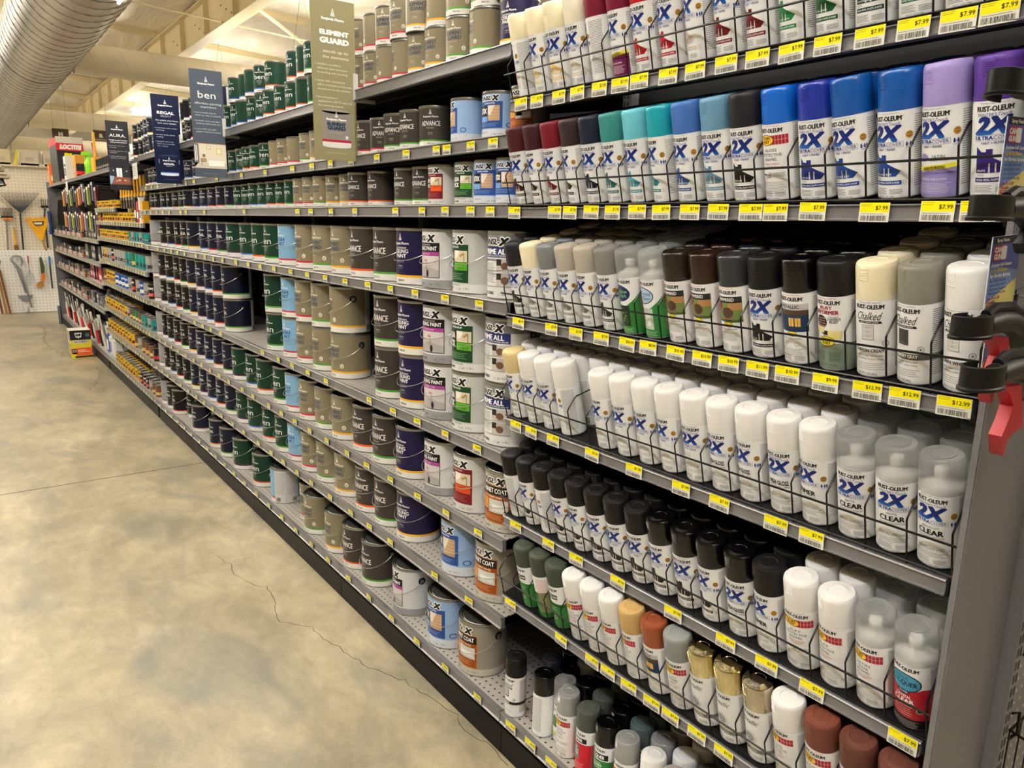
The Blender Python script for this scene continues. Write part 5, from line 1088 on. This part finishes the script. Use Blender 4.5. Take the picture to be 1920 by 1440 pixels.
# things standing on the upper shelf of the stain bays: cartons and brushes hanging behind the black sign
for i in range(12):
    y = 6.66 + i*.095; cols = [('#e8a81c', '#1a1a1a'), ('#e9e9e4', '#222222'), ('#b9282c', '#ffffff'), ('#17171b', '#e9e9ea'), ('#e8a81c', '#222222'), ('#e9e9e4', '#8a2a2a')][i % 6]
    if i < 4: o = box_thing('tool_carton', .07, .05, .17+.03*(i % 2), cols[0], cols[1])
    else: o = box_thing('tool_carton', .055, .05, .10+.02*(i % 3), cols[0], cols[1])
    put(o, D+.02, y, Z(-.085)+.038 if y < 6.95 else Z(.04)+.038 if y > 7.8 else Z(-.085)+.038+.0, 0) if y < 6.96 else put(o, D+.02 if y > 7.8 else D+.10, y, Z(.04)+.038 if y > 7.8 else Z(-.085)+.038, 0)
    if 7.8 < y < 7.84: pass
    tag(o, '%s tool carton on the upper stain shelves, %s from the right' % (['orange', 'cream', 'red', 'black'][[0, 1, 2, 3, 0, 1][i % 6]], ON[i]), 'carton', 'cartons on the upper stain shelves')
M_yh = mat('yellow_brush_handle', '#e0a416', .4)
M_br = mat('brush_bristle', '#3a2a1c', .8)
def hang_brush(y, z, m, lab, x=D+.06, L=.22, mb2=M_br):
    t = thing('paint_brush', (x, y, Z(z)))
    MB().tube([(0, 0, 0), (0, 0, -.03), (0, 0, -L*.5), (0, 0, -L*.62)], [.006, .011, .010, .018], m, 8).build('handle', t)
    MB().box(-.008, .008, -.028, .028, -L*.72, -L*.62, M_chrome).build('ferrule', t)
    MB().box(-.008, .008, -.027, .027, -L, -L*.72, mb2).build('bristles', t)
    MB().tube([(.34, 0, .004), (-.02, 0, .004), (-.022, 0, .012)], .0025, M_chrome, 5).build('peg_hook', t)
    tag(t, lab, 'brush', 'brushes hanging behind the black sign')
for i in range(9): hang_brush(6.7+i*.13, .33, M_yh, 'yellow handled brush hanging under the top shelf, %s from the right' % ON[i], L=.26)
# top shelf continues over the stain and brush bays
for bi, (a, b) in enumerate(zip([6.54, 7.76, 8.98, 10.42, 11.86], [7.76, 8.98, 10.42, 11.86, 13.3])):
    shelf(a, b, .40, 'grey top shelf over the stain and brush bays, %s bay of five' % ON[bi], depth=.38, deck=M_deckplain)
# ---------------------------------------------------------------- brush and sandpaper section
BZ = [-.29, -.53, -.76, -1.03]
for ri, zb in enumerate(BZ):
    for bi, (a, b) in enumerate(zip(BRUSH[:-1], BRUSH[1:])):
        shelf(a, b, zb, 'grey steel shelf of sanding packs, %s from the top, %s brush bay' % (ON[ri], ON[bi]), depth=.36, tags=[a+.12+.16*i for i in range(8)], prices='$5.99')
    RB = random.Random(ri+20); y = 9.12; i = 0
    while y < 13.15:
        if y < 10.3:      # taller packs nearest the stain bays
            c = [('#5a5238', '#2c2a22'), ('#3c4438', '#8a8c80'), ('#a01c34', '#d8a0a8'), ('#6f7276', '#4a3a30')][ri] if i % 3 else ('#2a2c32', '#8a8a86'); w_, h_ = .10, [.13, .17, .17, .12][ri]
        else:
            c = RB.choice([('#3c4048', '#24262c'), ('#5a4e42', '#a08c72'), ('#4a5058', '#8c9098'), ('#34383f', '#6a2424'), ('#7a684e', '#46382a'), ('#2c3038', '#b0b0aa')]); w_, h_ = RB.choice([(.13, .07), (.15, .09), (.12, .11)])
        o = box_thing('sanding_pack', w_, .12, h_, c[0], c[1], band2='#c9c9c4' if RB.random() < .25 else None)
        put(o, D+.03+.05*RB.random(), y, Z(zb)+.038, RB.uniform(-.08, .08)); tag(o, 'small sanding pack, %s from the right, %s brush shelf' % (ON[i], ON[ri]), 'sanding pack', 'sanding packs on the %s brush shelf' % ON[ri])
        if y > 10.3:
            o = box_thing('abrasive_sheet', w_*.7, .02, .045, '#b9b9b4' if i % 3 else '#a8502c', '#6a6a6a'); put(o, D+.008, y, Z(zb)+.0382, 0); tag(o, 'thin pale abrasive pack, %s from the right, front of %s brush shelf' % (ON[i], ON[ri]), 'sanding pack', 'thin packs on the %s brush shelf' % ON[ri])
        y += w_+.035; i += 1
for bi, (a, b) in enumerate(zip(BRUSH[:-1], BRUSH[1:])):
    shelf(a, b, -1.525, 'grey bottom deck of tools, %s brush bay' % ON[bi], tags=[], depth=.41)
for i in range(34):      # upright putty knives and caulk tubes along the bottom
    y = 9.3+i*.116; c = ['#c9202c', '#e8e6e0', '#1a1a1c', '#8a8c90', '#e0dccc', '#b8222e'][(i*5) % 6]
    k_ = ('knife', c, i % 3)
    if k_ in _pc: o = dup(_pc[k_])
    else:
        o = thing('putty_knife'); hh = .16+.03*(i % 3)
        MB().tube([(0, 0, 0), (0, 0, hh*.6), (0, 0, hh)], [.017, .02, .015], mat('tool_' + c.lstrip('#'), c, .4), 10).build('handle', o)
        MB().prism([(-.006, hh), (.006, hh), (.035, hh+.14), (-.035, hh+.14)], 'x', -.001, .001, mat('bright_blade', '#d9d6cc', .35, .2)).build('blade', o); _pc[k_] = o
    put(o, D+.06+.05*(i % 2), y, Z(-1.487), random.uniform(-.3, .3), random.uniform(0, .2)); tag(o, 'upright putty knife on the bottom brush deck, %s from the right' % ON[i], 'putty knife', 'putty knives on the bottom brush deck')
# jugs at the near end of the bottom deck
def jug(y, body, band, lab, x=D+.08, z=-1.487, h=.26, w_=.075, capc='#1d3f8c'):
    t = thing('jug', (x, y, Z(z)))
    MB().box(-w_*.6, w_*.6, -w_, w_, 0, h*.72, mat('jug_' + body.lstrip('#'), body, .35), .014).lathe([(w_*.55, h*.70), (w_*.3, h*.88), (.02, h*.92), (.02, h*.94)], mat('jug_' + body.lstrip('#'), body, .35), 16).build('bottle', t)
    MB().tube([(0, w_*.7, h*.60), (0, w_*.75, h*.85), (0, .01, h*.88)], .011, mat('jug_' + body.lstrip('#'), body, .35), 8).build('handle', t)
    MB().lathe([(.023, h*.92), (.023, h)], mat('jugcap_' + capc.lstrip('#'), capc, .4), 14).build('cap', t)
    p = Print(); p.rect(-w_*.8, w_*.8, h*.12, h*.5, band, 1); p.lines(-w_*.6, w_*.6, h*.18, h*.44, 4, '#e9e9ea', 2, .004); link('label', p.mesh('label', face='x'), t, (-w_*.6-.0005, 0, 0))
    tag(t, lab, 'jug')
jug(9.06, '#e9eaec', '#2a55a8', 'white jug with blue label on the bottom deck behind the carton', h=.30); jug(8.86, '#e6e6e4', '#d9d9d9', 'white trigger jug on the bottom deck, right of the blue labelled one', h=.27, capc='#e9e9ea')
jug(9.24, '#1d4fa0', '#e9eaec', 'blue jug on the bottom deck, leftmost of the three jugs', h=.30); jug(9.15, '#9fa3a4', '#4a9a3a', 'grey jug with green label on the lowest brush shelf', x=D+.09, z=-.992, h=.24, w_=.06)
# things hanging on the brush bays' back under the top shelf
for i in range(22):
    y = 9.15 + i*.19; z = .18 if i % 2 else .28
    if y > 12.0:   # black roller frames
        t = thing('roller_frame', (D+.10, y, Z(.22))); MB().tube([(0, 0, 0), (-.02, .02, -.2), (-.03, .03, -.42)], [.012, .014, .010], M_blackpl, 8).build('handle', t)
        MB().tube([(0, 0, 0), (.0, -.03, .04), (0, -.09, .05), (0, -.09, .12)], .004, M_chrome, 6).build('wire_arm', t); MB().tube([(.30, 0, .02), (-.02, 0, .02)], .003, M_chrome, 5).build('peg_hook', t)
        tag(t, 'black paint roller frame hanging at the far end, %s of its row' % ON[i-15 if i >= 15 else i], 'roller frame', 'black roller frames'); continue
    c = ['#5c1424', '#28394a', '#1a1c22', '#8c9a20', '#17213f', '#7c8088', '#8a1a22', '#b08a1c'][i % 8]
    for rr, zz in enumerate((.30 + .02*((i*3) % 4), .05 - .02*((i*5) % 3))):
        k_ = ('pack', c)
        if k_ in _pc: t = dup(_pc[k_])
        else:
            t = thing('hanging_pack'); MB().box(-.012, .012, -.06, .06, -.20, 0, ink(c, .45), .004).build('packet', t)
            MB().box(-.014, -.012, -.055, .055, -.035, -.004, ink('#e6e6e2')).build('header', t); MB().tube([(.34, 0, -.012), (-.03, 0, -.012)], .003, M_chrome, 5).build('peg_hook', t); _pc[k_] = t
        put(t, D+.05, y, Z(zz), 0); tag(t, '%s hanging pack, %s from the right, %s row above the sanding shelves' % (['maroon', 'steel blue', 'black', 'lime', 'navy', 'silver', 'red', 'yellow'][i % 8], ON[i], ['upper', 'lower'][rr]), 'pack', 'packs hanging in the brush bays')
# strip of clip cards on the end panel
t = box_thing('blister_pack', .11, .03, .34, '#2d4a8c', '#8ab04a', band2='#1d2f6c'); put(t, 1.16, 13.28, Z(-.28), 0); tag(t, 'blue blister pack clipped to the far end of the shelving', 'pack')
for i, (y, x) in enumerate([(11.0, D-.012), (6.63, D-.012)]):
    t = thing('shelf_talker', (x, y, Z(.29))); MB().box(0, .002, -.09, .09, 0, .12, ink('#e6e4da', .5)).build('card', t)
    p = Print(); p.lines(-.07, .07, .02, .10, 5, '#8a8a84', 1, .004); link('printed_face', p.mesh('printed_face', face='x'), t, (-.0004, 0, 0)); tag(t, ['white hanging card under the top shelf of the brush bays', 'white hanging card just behind the near-black blade sign'][i], 'card')

# ---------------------------------------------------------------- on the top shelf of the brush bays
ZT = .438
def stand(o, y, x, lab, cat, rz=0): put(o, x, y, Z(ZT), rz); tag(o, lab, cat)
t = thing('display_box', (1.235, 12.45, Z(ZT))); MB().box(0, .32, -.42, .42, 0, .50, ink('#26262a', .5), .004).build('carton', t)
def lo(p):
    p.rect(0, .32, .50, .60, '#d9d4cc', 1); p.rect(0, .32, .42, .515, '#d8242a', 2); p.text('LOCTITE', .17, .443, .05, '#ffffff', w=.25, bold=.08, shear=.2, ly=4); p.text('PL', .15, .315, .065, '#f2e61a', w=.10, bold=.08, ly=3)
    p.rect(.07, .29, .225, .30, '#f2e61a', 2); p.text('FP PRO', .18, .24, .045, '#26262a', w=.19, bold=.08, ly=4); p.rect(.08, .13, .06, .22, '#b9bcc4', 2); p.rect(.02, .31, .0, .05, '#b8282c', 2); p.lines(.03, .3, .01, .045, 3, '#f0dcd8', 3, .006)
p = Print(); lo(p); link('printed_face', p.mesh('printed_face', face='-y'), t, (0, -.425, 0))
MB().prism([(-.42, .50), (.42, .50), (.42, .60), (-.40, .58)], 'x', 0, .006, ink('#d8242a', .5)).box(0, .32, -.42, -.40, .50, .60, ink('#d9d4cc', .5)).build('header_flap', t)
tag(t, 'black and red adhesive display box standing on the top shelf', 'box')
t = box_thing('adhesive_carton', .22, .12, .24, '#c8241e', '#e8c21c'); stand(t, 12.95, 1.235, 'red carton at the far end of the top shelf', 'carton')
t = box_thing('orange_carton', .16, .10, .30, '#f08a16', '#d86a10'); put(t, 1.225, 13.19, Z(.66), 0); put(t, 1.225, 13.19, Z(ZT), 0); tag(t, 'orange carton standing left of the adhesive display box', 'carton')
t = box_thing('white_carton', .20, .14, .30, '#e9e9e4', '#3a3c50', 'White', '#26262a'); stand(t, 11.35, 1.235, 'white carton in front of the adhesive display box', 'carton')
t = box_thing('tan_carton', .24, .16, .27, '#d99a38', '#b8782a'); stand(t, 10.55, 1.25, 'tan open carton behind the black bottle on the top shelf', 'carton')
t = small_can(.055, .15, '#17171b', '#d8242a', '#e8dcd4', 'adhesive_jar'); stand(t, 10.15, 1.275, 'black adhesive jar with pale lid on the top shelf', 'jar')
M_lime = mat('lime_plastic', '#8fe01c', .35)
t = thing('lime_spray_bottle', (1.29, 9.65, Z(ZT))); MB().lathe([(.045, 0), (.048, .01), (.048, .13), (.03, .17), (.018, .19), (.018, .21)], M_lime, 20).build('bottle', t)
MB().box(-.07, .03, -.02, .02, .205, .25, M_lime, .008).build('sprayer_head', t); MB().tube([(-.03, 0, .205), (-.04, 0, .165), (-.03, 0, .14)], .006, M_lime, 6).build('trigger', t); MB().box(-.049, -.047, -.02, .02, .03, .10, ink('#1d7a2a')).build('label', t)
tag(t, 'lime green spray bottle on the top shelf', 'spray bottle')
M_org = mat('yellow_orange_plastic', '#f0b010', .4)
t = thing('tool_caddy', (1.27, 9.05, Z(ZT))); MB().box(-.03, .05, -.09, .09, 0, .16, M_org, .006).build('caddy_box', t); MB().box(-.02, .0, -.11, -.06, .15, .40, M_org, .004).build('upright_tab', t)
for i in range(4): MB().tube([(.01*i, -.02+.03*i, .12), (-.02+.01*i, -.03+.035*i, .30)], .010, mat('caddy_tool_%d' % i, ['#c93a5a', '#5a2a3a', '#3a3c40', '#d8506a'][i], .4), 6).build('tool_handle', t)
tag(t, 'yellow tool caddy with pink and dark handles on the top shelf', 'caddy')
for i in range(9):
    o = small_can(.045, .12, '#1a1b22', '#3a3c46', '#8a8a88', 'sealant_can'); y_ = 8.8-.115*i; put(o, D+.07, y_, Z(ZT), .3); tag(o, 'dark sealant can on the top shelf left of the near-black sign, %s from the left' % ON[i], 'can', 'dark cans on the top shelf')

# ---------------------------------------------------------------- carton on the floor
t = thing('compound_carton', (.955, 9.95, 0))
mb = MB(); W1, W2, HH = .215, .24, .165
for lv in range(2):
    mb = MB(); mb.box(0, W1, 0, W2, lv*HH, (lv+1)*HH-.002, ink('#d8601c' if lv == 0 else '#d8d0b4', .6), .002); mb.build('carton_side', t)
def cf(p):
    p.rect(0, W1, .0, .03, '#d6c820', 1); p.rect(.035, W1, .006, .026, '#26262a', 2); p.rect(.0, .05, .0, .055, '#e8d82a', 2); p.rect(.0, W1, .03, .125, '#e8622a', 1); p.poly([(0, .115), (W1, .125), (W1, .165), (0, .165)], '#e2d23a', 2)
    p.rect(.012, .06, .05, .11, '#1f1f22', 3); p.rect(.018, .054, .075, .100, '#f2f2f2', 4); p.text('DAP', .036, .080, .015, '#1f1f22', w=.026, bold=.08, ly=6); p.rect(.07, .15, .088, .098, '#f7d2c0', 3); p.rect(.075, .19, .072, .080, '#f7d2c0', 3)
    p.rect(0, W1, .165, .215, '#e2d23a', 1); p.rect(.03, .18, .175, .212, '#e6e6e2', 2); p.bars(.035, .175, .18, .208, '#26262a', 3, 18); p.rect(0, W1, .215, .33, '#1f1f22', 1); p.poly([(.05, .30), (.06, .245), (.115, .245), (.125, .30)], '#f2f2f2', 2); p.text('DAP', .088, .262, .024, '#1f1f22', w=.05, bold=.08, ly=4); p.disc(.088, .24, .006, '#f2f2f2', 3); p.rect(.16, .2, .25, .29, '#3f6a70', 2)
p = Print(); cf(p); link('printed_face', p.mesh('printed_face', face='-y'), t, (0, -.0006, 0))
p = Print(); p.rect(-W2, 0, 0, .16, '#7a8a4a', 0); p.rect(-W2, 0, .165, .33, '#c9c4b0', 0); p.lines(-W2+.02, -.02, .04, .14, 6, '#e6e2c8', 1, .006); p.lines(-W2+.02, -.02, .20, .31, 5, '#2a2a2c', 1, .008)
link('printed_side', p.mesh('printed_side', face='x'), t, (-.0006, 0, 0)); MB().box(-.001, W1+.001, -.001, W2+.001, .328, .331, ink('#e0dccf', .6)).build('top_flap', t)
tag(t, 'carton of filler with orange and black faces standing on the floor', 'carton')

# ---------------------------------------------------------------- the pegboard wall with garden tools
WY = 15.25
M_peg = dots_mat('cream_pegboard', '#e2d9c6', '#938b7c', .0508, .0075, .6, 'xz'); M_pegw = dots_mat('white_pegboard', '#efefec', '#a2a29e', .0508, .0075, .5, 'xz')
structure(MB().box(-3.5, 3.4, WY, WY+.08, 0, Z(.84), M_peg).build('trim_90'))
structure(MB().box(-3.5, 1.36, WY-.10, WY-.04, 0.005, Z(-.587), M_pegw).build('trim_91'))
M_st = mat('dark_steel_tool', '#3d444c', .4, .5); M_galv = mat('galvanised_tool', '#8f9498', .38, .6); M_wood = mat('ash_wood', '#a87838', .5, 0, .15, 14); M_dw = mat('dark_wood', '#7a4a22', .5, 0, .15, 14); M_yel = mat('yellow_rake_plastic', '#f0ae10', .4)
def hook(t, x, z, y=.0): MB().tube([(x, y+.05, z), (x, y-.06, z), (x, y-.065, z+.02)], .005, M_galv, 6).build('peg_hook', t)
t = thing('leaf_rake', (.955, WY-.06, 0)); zt0 = Z(.02)
MB().tube([(-.02, 0, zt0), (-.035, 0, Z(-.60)+.02)], .014, M_st, 8).build('handle', t)
for i in range(24):
    a = -.275 + .55*i/23; MB().tube([(-.01, 0, zt0), (a*.62-.01, -.01, Z(.205)), (a, -.015, Z(.345)), (a*1.02, -.05, Z(.365))], .0045, M_st, 4).build('tine', t)
MB().tube([(-.18, -.012, Z(.212)), (.165, -.012, Z(.222))], .009, M_galv, 6).build('spreader_bar', t); hook(t, -.0, Z(.03)); tag(t, 'dark steel leaf rake hung on the pegboard wall with its tines up', 'rake')
t = thing('bow_rake', (.745, WY-.05, 0)); MB().tube([(-.012, 0, Z(-.09)), (-.045, 0, Z(-.585))], .013, M_galv, 8).build('handle', t); MB().box(-.085, .085, -.02, .02, Z(-.06), Z(-.03), M_blackpl).build('head_bar', t)
for i in range(12): MB().tube([(-.08+.0145*i, 0, Z(-.04)), (-.08+.0145*i, -.01, Z(.11))], .0045, M_blackpl, 4).build('tine', t)
MB().prism([(-.08, Z(-.055)), (.08, Z(-.055)), (.05, Z(-.09)), (-.05, Z(-.09))], 'y', -.025, .0, mat('orange_plastic', '#e8861c', .4)).build('head_socket', t); hook(t, 0, Z(-.07)); tag(t, 'black toothed rake with orange socket, at the left of the pegboard', 'rake')
t = thing('plastic_leaf_rake', (1.165, WY-.07, 0)); vs = [(-.165, Z(-.08)), (.165, Z(-.055)), (.15, Z(-.13)), (.045, Z(-.43)), (.02, Z(-.44))]
MB().prism(vs, 'y', -.006, .006, M_yel).build('rake_head', t)
for i in range(16): MB().box(-.16+.0205*i, -.148+.0205*i, -.012, .004, Z(-.085)+.0018*i, Z(-.045)+.0012*i, M_yel).build('tooth', t)
MB().prism([(-.08, Z(-.11)), (.10, Z(-.10)), (.08, Z(-.17)), (-.03, Z(-.185))], 'y', -.010, -.006, ink('#3a3630')).build('sticker', t); MB().prism([(-.06, Z(-.125)), (.07, Z(-.12)), (.06, Z(-.155)), (-.03, Z(-.16))], 'y', -.012, -.010, ink('#e6dcc4')).build('sticker_face', t)
MB().tube([(.045, 0, Z(-.42)), (.085, -.02, Z(-.60))], .015, M_wood, 8).build('handle', t); hook(t, .01, Z(-.2)); tag(t, 'bright yellow plastic leaf rake on the pegboard wall', 'rake')
t = thing('garden_fork', (1.30, WY-.05, 0)); MB().tube([(0, 0, Z(.13)), (-.02, 0, Z(-.03)), (-.02, 0, Z(-.55))], .014, M_st, 8).build('handle', t)
for i in range(4): MB().tube([(-.045+.03*i, 0, Z(.14)), (-.045+.03*i, 0, Z(.27))], .006, M_blackpl, 4).build('tine', t)
MB().box(-.055, .055, -.01, .01, Z(.12), Z(.16), M_blackpl).build('head_bar', t); hook(t, 0, Z(.12)); tag(t, 'black garden fork hung beside the end of the shelving', 'fork')
t = thing('hand_hoe', (.822, WY-.05, 0)); MB().tube([(0, 0, Z(-.21)), (0, 0, Z(-.42)), (.005, 0, Z(-.57))], [.012, .014, .02], M_yh, 8).build('handle', t); MB().box(-.03, .03, -.02, .0, Z(-.585), Z(-.50), M_dw).build('head', t); hook(t, 0, Z(-.22)); tag(t, 'yellow handled hand tool between the rake poles', 'hand tool')
# lower panel
LY = WY-.14
t = thing('ball_planter', (.82, LY, 0))
MB().tube([(-.10, 0, Z(-.72)), (-.06, 0, Z(-.68)), (.0, 0, Z(-.675)), (.05, 0, Z(-.70)), (.06, -.01, Z(-.78)), (.03, -.01, Z(-.85))], .014, M_galv, 8).build('grip_loop', t)
MB().tube([(-.10, 0, Z(-.73)), (-.02, -.01, Z(-.90)), (.06, -.01, Z(-1.30))], .016, M_galv, 8).build('shaft', t); MB().tube([(-.09, 0, Z(-.74)), (.02, -.02, Z(-.90)), (.12, -.02, Z(-1.55))], .014, M_galv, 8).build('shaft', t)
MB().prism([(-.07, Z(-1.34)), (.16, Z(-1.34)), (.10, Z(-1.45)), (.0, Z(-1.43))], 'y', -.02, .01, M_galv).build('foot_plate', t); MB().box(.0, .05, -.02, .02, Z(-1.62), Z(-1.52), mat('white_tin2', '#d9dadc', .4)).build('foot', t); MB().box(.09, .14, -.02, .02, Z(-1.63), Z(-1.53), mat('white_tin2', '#d9dadc', .4)).build('foot', t); hook(t, -.02, Z(-.69)); tag(t, 'grey tubular long-reach tool hung on the white pegboard panel', 'garden tool')
t = thing('hand_rake', (.965, LY, 0)); MB().tube([(0, 0, Z(-.68)), (.0, 0, Z(-.80))], .010, mat('red_wood', '#8a3a26', .5), 8).build('handle', t); MB().tube([(0, 0, Z(-.80)), (.0, 0, Z(-.90))], .006, M_galv, 6).build('shank', t)
for i in range(7): MB().tube([(0, 0, Z(-.90)), (-.05+.018*i, -.01, Z(-1.04)), (-.06+.021*i, -.02, Z(-1.17))], .003, M_galv, 4).build('tine', t)
hook(t, 0, Z(-.69)); tag(t, 'small fan shaped hand rake on the white pegboard panel', 'rake')
t = thing('pruning_saw', (1.15, LY, 0)); MB().prism([(-.02, Z(-.70)), (.01, Z(-.70)), (.04, Z(-.86)), (.03, Z(-1.02)), (-.02, Z(-1.0)), (-.02, Z(-.85))], 'y', -.01, .01, mat('green_camo', '#3c4a2c', .5, 0, .3, 60)).build('sheath', t)
MB().prism([(-.02, Z(-.99)), (.035, Z(-.96)), (.035, Z(-1.06)), (.0, Z(-1.13)), (-.03, Z(-1.10))], 'y', -.011, .011, mat('orange_plastic2', '#e0741c', .4)).build('collar', t); MB().prism([(-.03, Z(-1.10)), (.0, Z(-1.12)), (.005, Z(-1.19)), (-.04, Z(-1.23)), (-.11, Z(-1.20)), (-.10, Z(-1.15))], 'y', -.012, .012, M_wood).build('grip', t); hook(t, -.01, Z(-.71)); tag(t, 'curved pruning saw in a green sheath with wooden grip', 'saw')
t = thing('folding_saw', (1.275, LY, 0)); MB().box(-.015, .015, -.01, .01, Z(-.84), Z(-.69), mat('blue_plastic', '#1f78b8', .4), .003).build('handle', t); MB().box(-.016, .010, -.008, .008, Z(-1.24), Z(-.84), mat('dark_sleeve', '#2e3a3a', .5), .002).build('sleeve', t); hook(t, 0, Z(-.70)); tag(t, 'blue handled saw hung at the right of the white pegboard panel', 'saw')
for i, dx in enumerate((0, .045, .085)):
    t = thing('long_handled_tool', (.46+dx, LY-.05-.02*i, 0)); MB().tube([(0, 0, Z(-.90)), (.05+dx*.3, 0, .012)], .017, M_dw if i != 1 else M_wood, 8).build('handle', t); MB().tube([(-.12, 0, Z(-.72)), (-.02, 0, Z(-.78)), (0, 0, Z(-.90))], .010, M_galv, 6).build('head', t)
    tag(t, 'wooden handled tool leaning on the white panel at the left edge, %s of three' % ON[i], 'garden tool')
# boxes, trays and gutter stock stored above the tool wall
M_box = ink('#cfc4b2', .6); M_ylw = ink('#d6c83a', .5)
def crate(x0, x1, z0, z1, y, d_, m, nm, lab, cat='box'):
    t = thing(nm, ((x0+x1)/2, y, Z(z0))); w2 = (x1-x0)/2; h = z1-z0
    MB().box(-w2, w2, 0, d_, 0, h, m, .01).build('shell', t); MB().box(-w2-.004, w2+.004, -.004, d_+.004, h-.03, h, m, .006).build('lid', t); MB().box(-.06, .06, -.003, .0, h*.3, h*.55, ink('#b4aa98', .5)).build('label_patch', t); tag(t, lab, cat)
MB_ = structure(MB().box(-3.5, 3.4, WY-.06, WY+.5, Z(.775), Z(.80), mat('ledge_board', '#c4b79c', .5)).build('trim_92'))
crate(1.02, 1.30, .80, 1.06, WY, .35, M_box, 'storage_box', 'pale storage box on the ledge above the pegboard, middle of three'); crate(1.36, 1.52, .80, 1.06, WY, .35, M_box, 'storage_box', 'pale storage box on the ledge nearest the adhesive display'); crate(.62, .90, .80, 1.05, WY, .35, ink('#c4b89a', .6), 'storage_box', 'pale storage box on the ledge at the far left')
t = thing('yellow_strap', (.965, WY-.05, Z(.80))); MB().prism([(-.05, 0), (.0, 0), (.05, .24), (.02, .26)], 'y', -.01, .01, M_ylw).build('strap', t); tag(t, 'yellow strap standing between two storage boxes on the ledge', 'strap')
t = thing('wall_bracket_shelf', (.2, 12.9, Z(.44)))
for i in range(4): MB().box(-.8, .52-.03*i, -.2, .25, .05+.045*i, .085+.045*i, mat('trim_stock_%d' % i, ['#b9ae9a', '#cfc4ae', '#8f8778', '#d6ccb8'][i], .5), .003).build('trim_board', t)
MB().tube([(.42, 0, .05), (.46, 0, -.04), (.36, 0, -.06)], .015, M_blackpl, 6).build('bracket', t); MB().box(-.8, .45, .0, .04, -.02, .05, M_galv).build('rail', t)
MB().tube([(.30, .1, 0), (.30, 2.35, 0)], .016, M_galv, 6).build('support_arm', t)
tag(t, 'stack of pale trim boards on a wall bracket at the left edge', 'boards')
t = thing('green_wire_hoop', (.50, 14.9, Z(-.72))); MB().tube([(-.3, 0, .12), (-.05, 0, .06), (.07, 0, -.03), (.05, 0, -.10), (-.06, 0, -.16), (-.3, 0, -.18)], .008, mat('green_wire', '#5a6a50', .4), 6).build('hoop', t); hook(t, .03, -.02, .2); tag(t, 'grey-green wire hoop hung at the left edge of the picture', 'hoop')
# aisle signs hanging far back
M_sgn = ink('#5a4c42', .5)
for i, (x, z, ch) in enumerate([(1.84, 1.505, 'H'), (2.525, 1.53, 'R')]):
    t = thing('aisle_sign', (x, 17, Z(z))); MB().box(-.135, .135, -.01, .01, -.10, .10, M_sgn, .003).build('board', t)
    p = Print(); p.text(ch, 0, -.03, .06, '#efe9df', bold=.08); p.rect(-.135, .135, -.075, -.068, '#efe9df', 1); p.rect(-.135, .135, -.10, -.075, '#7a6c60', 1); link('printed_face', p.mesh('printed_face', face='-y'), t, (0, -.011, 0))
    for s in (-.11, .11): MB().tube([(s, 0, .10), (s, 0, 3.2)], .003, M_galv, 4).build('hanger', t)
    tag(t, 'brown hanging aisle sign under the far ducts, %s of two' % ['left', 'right'][i], 'sign')
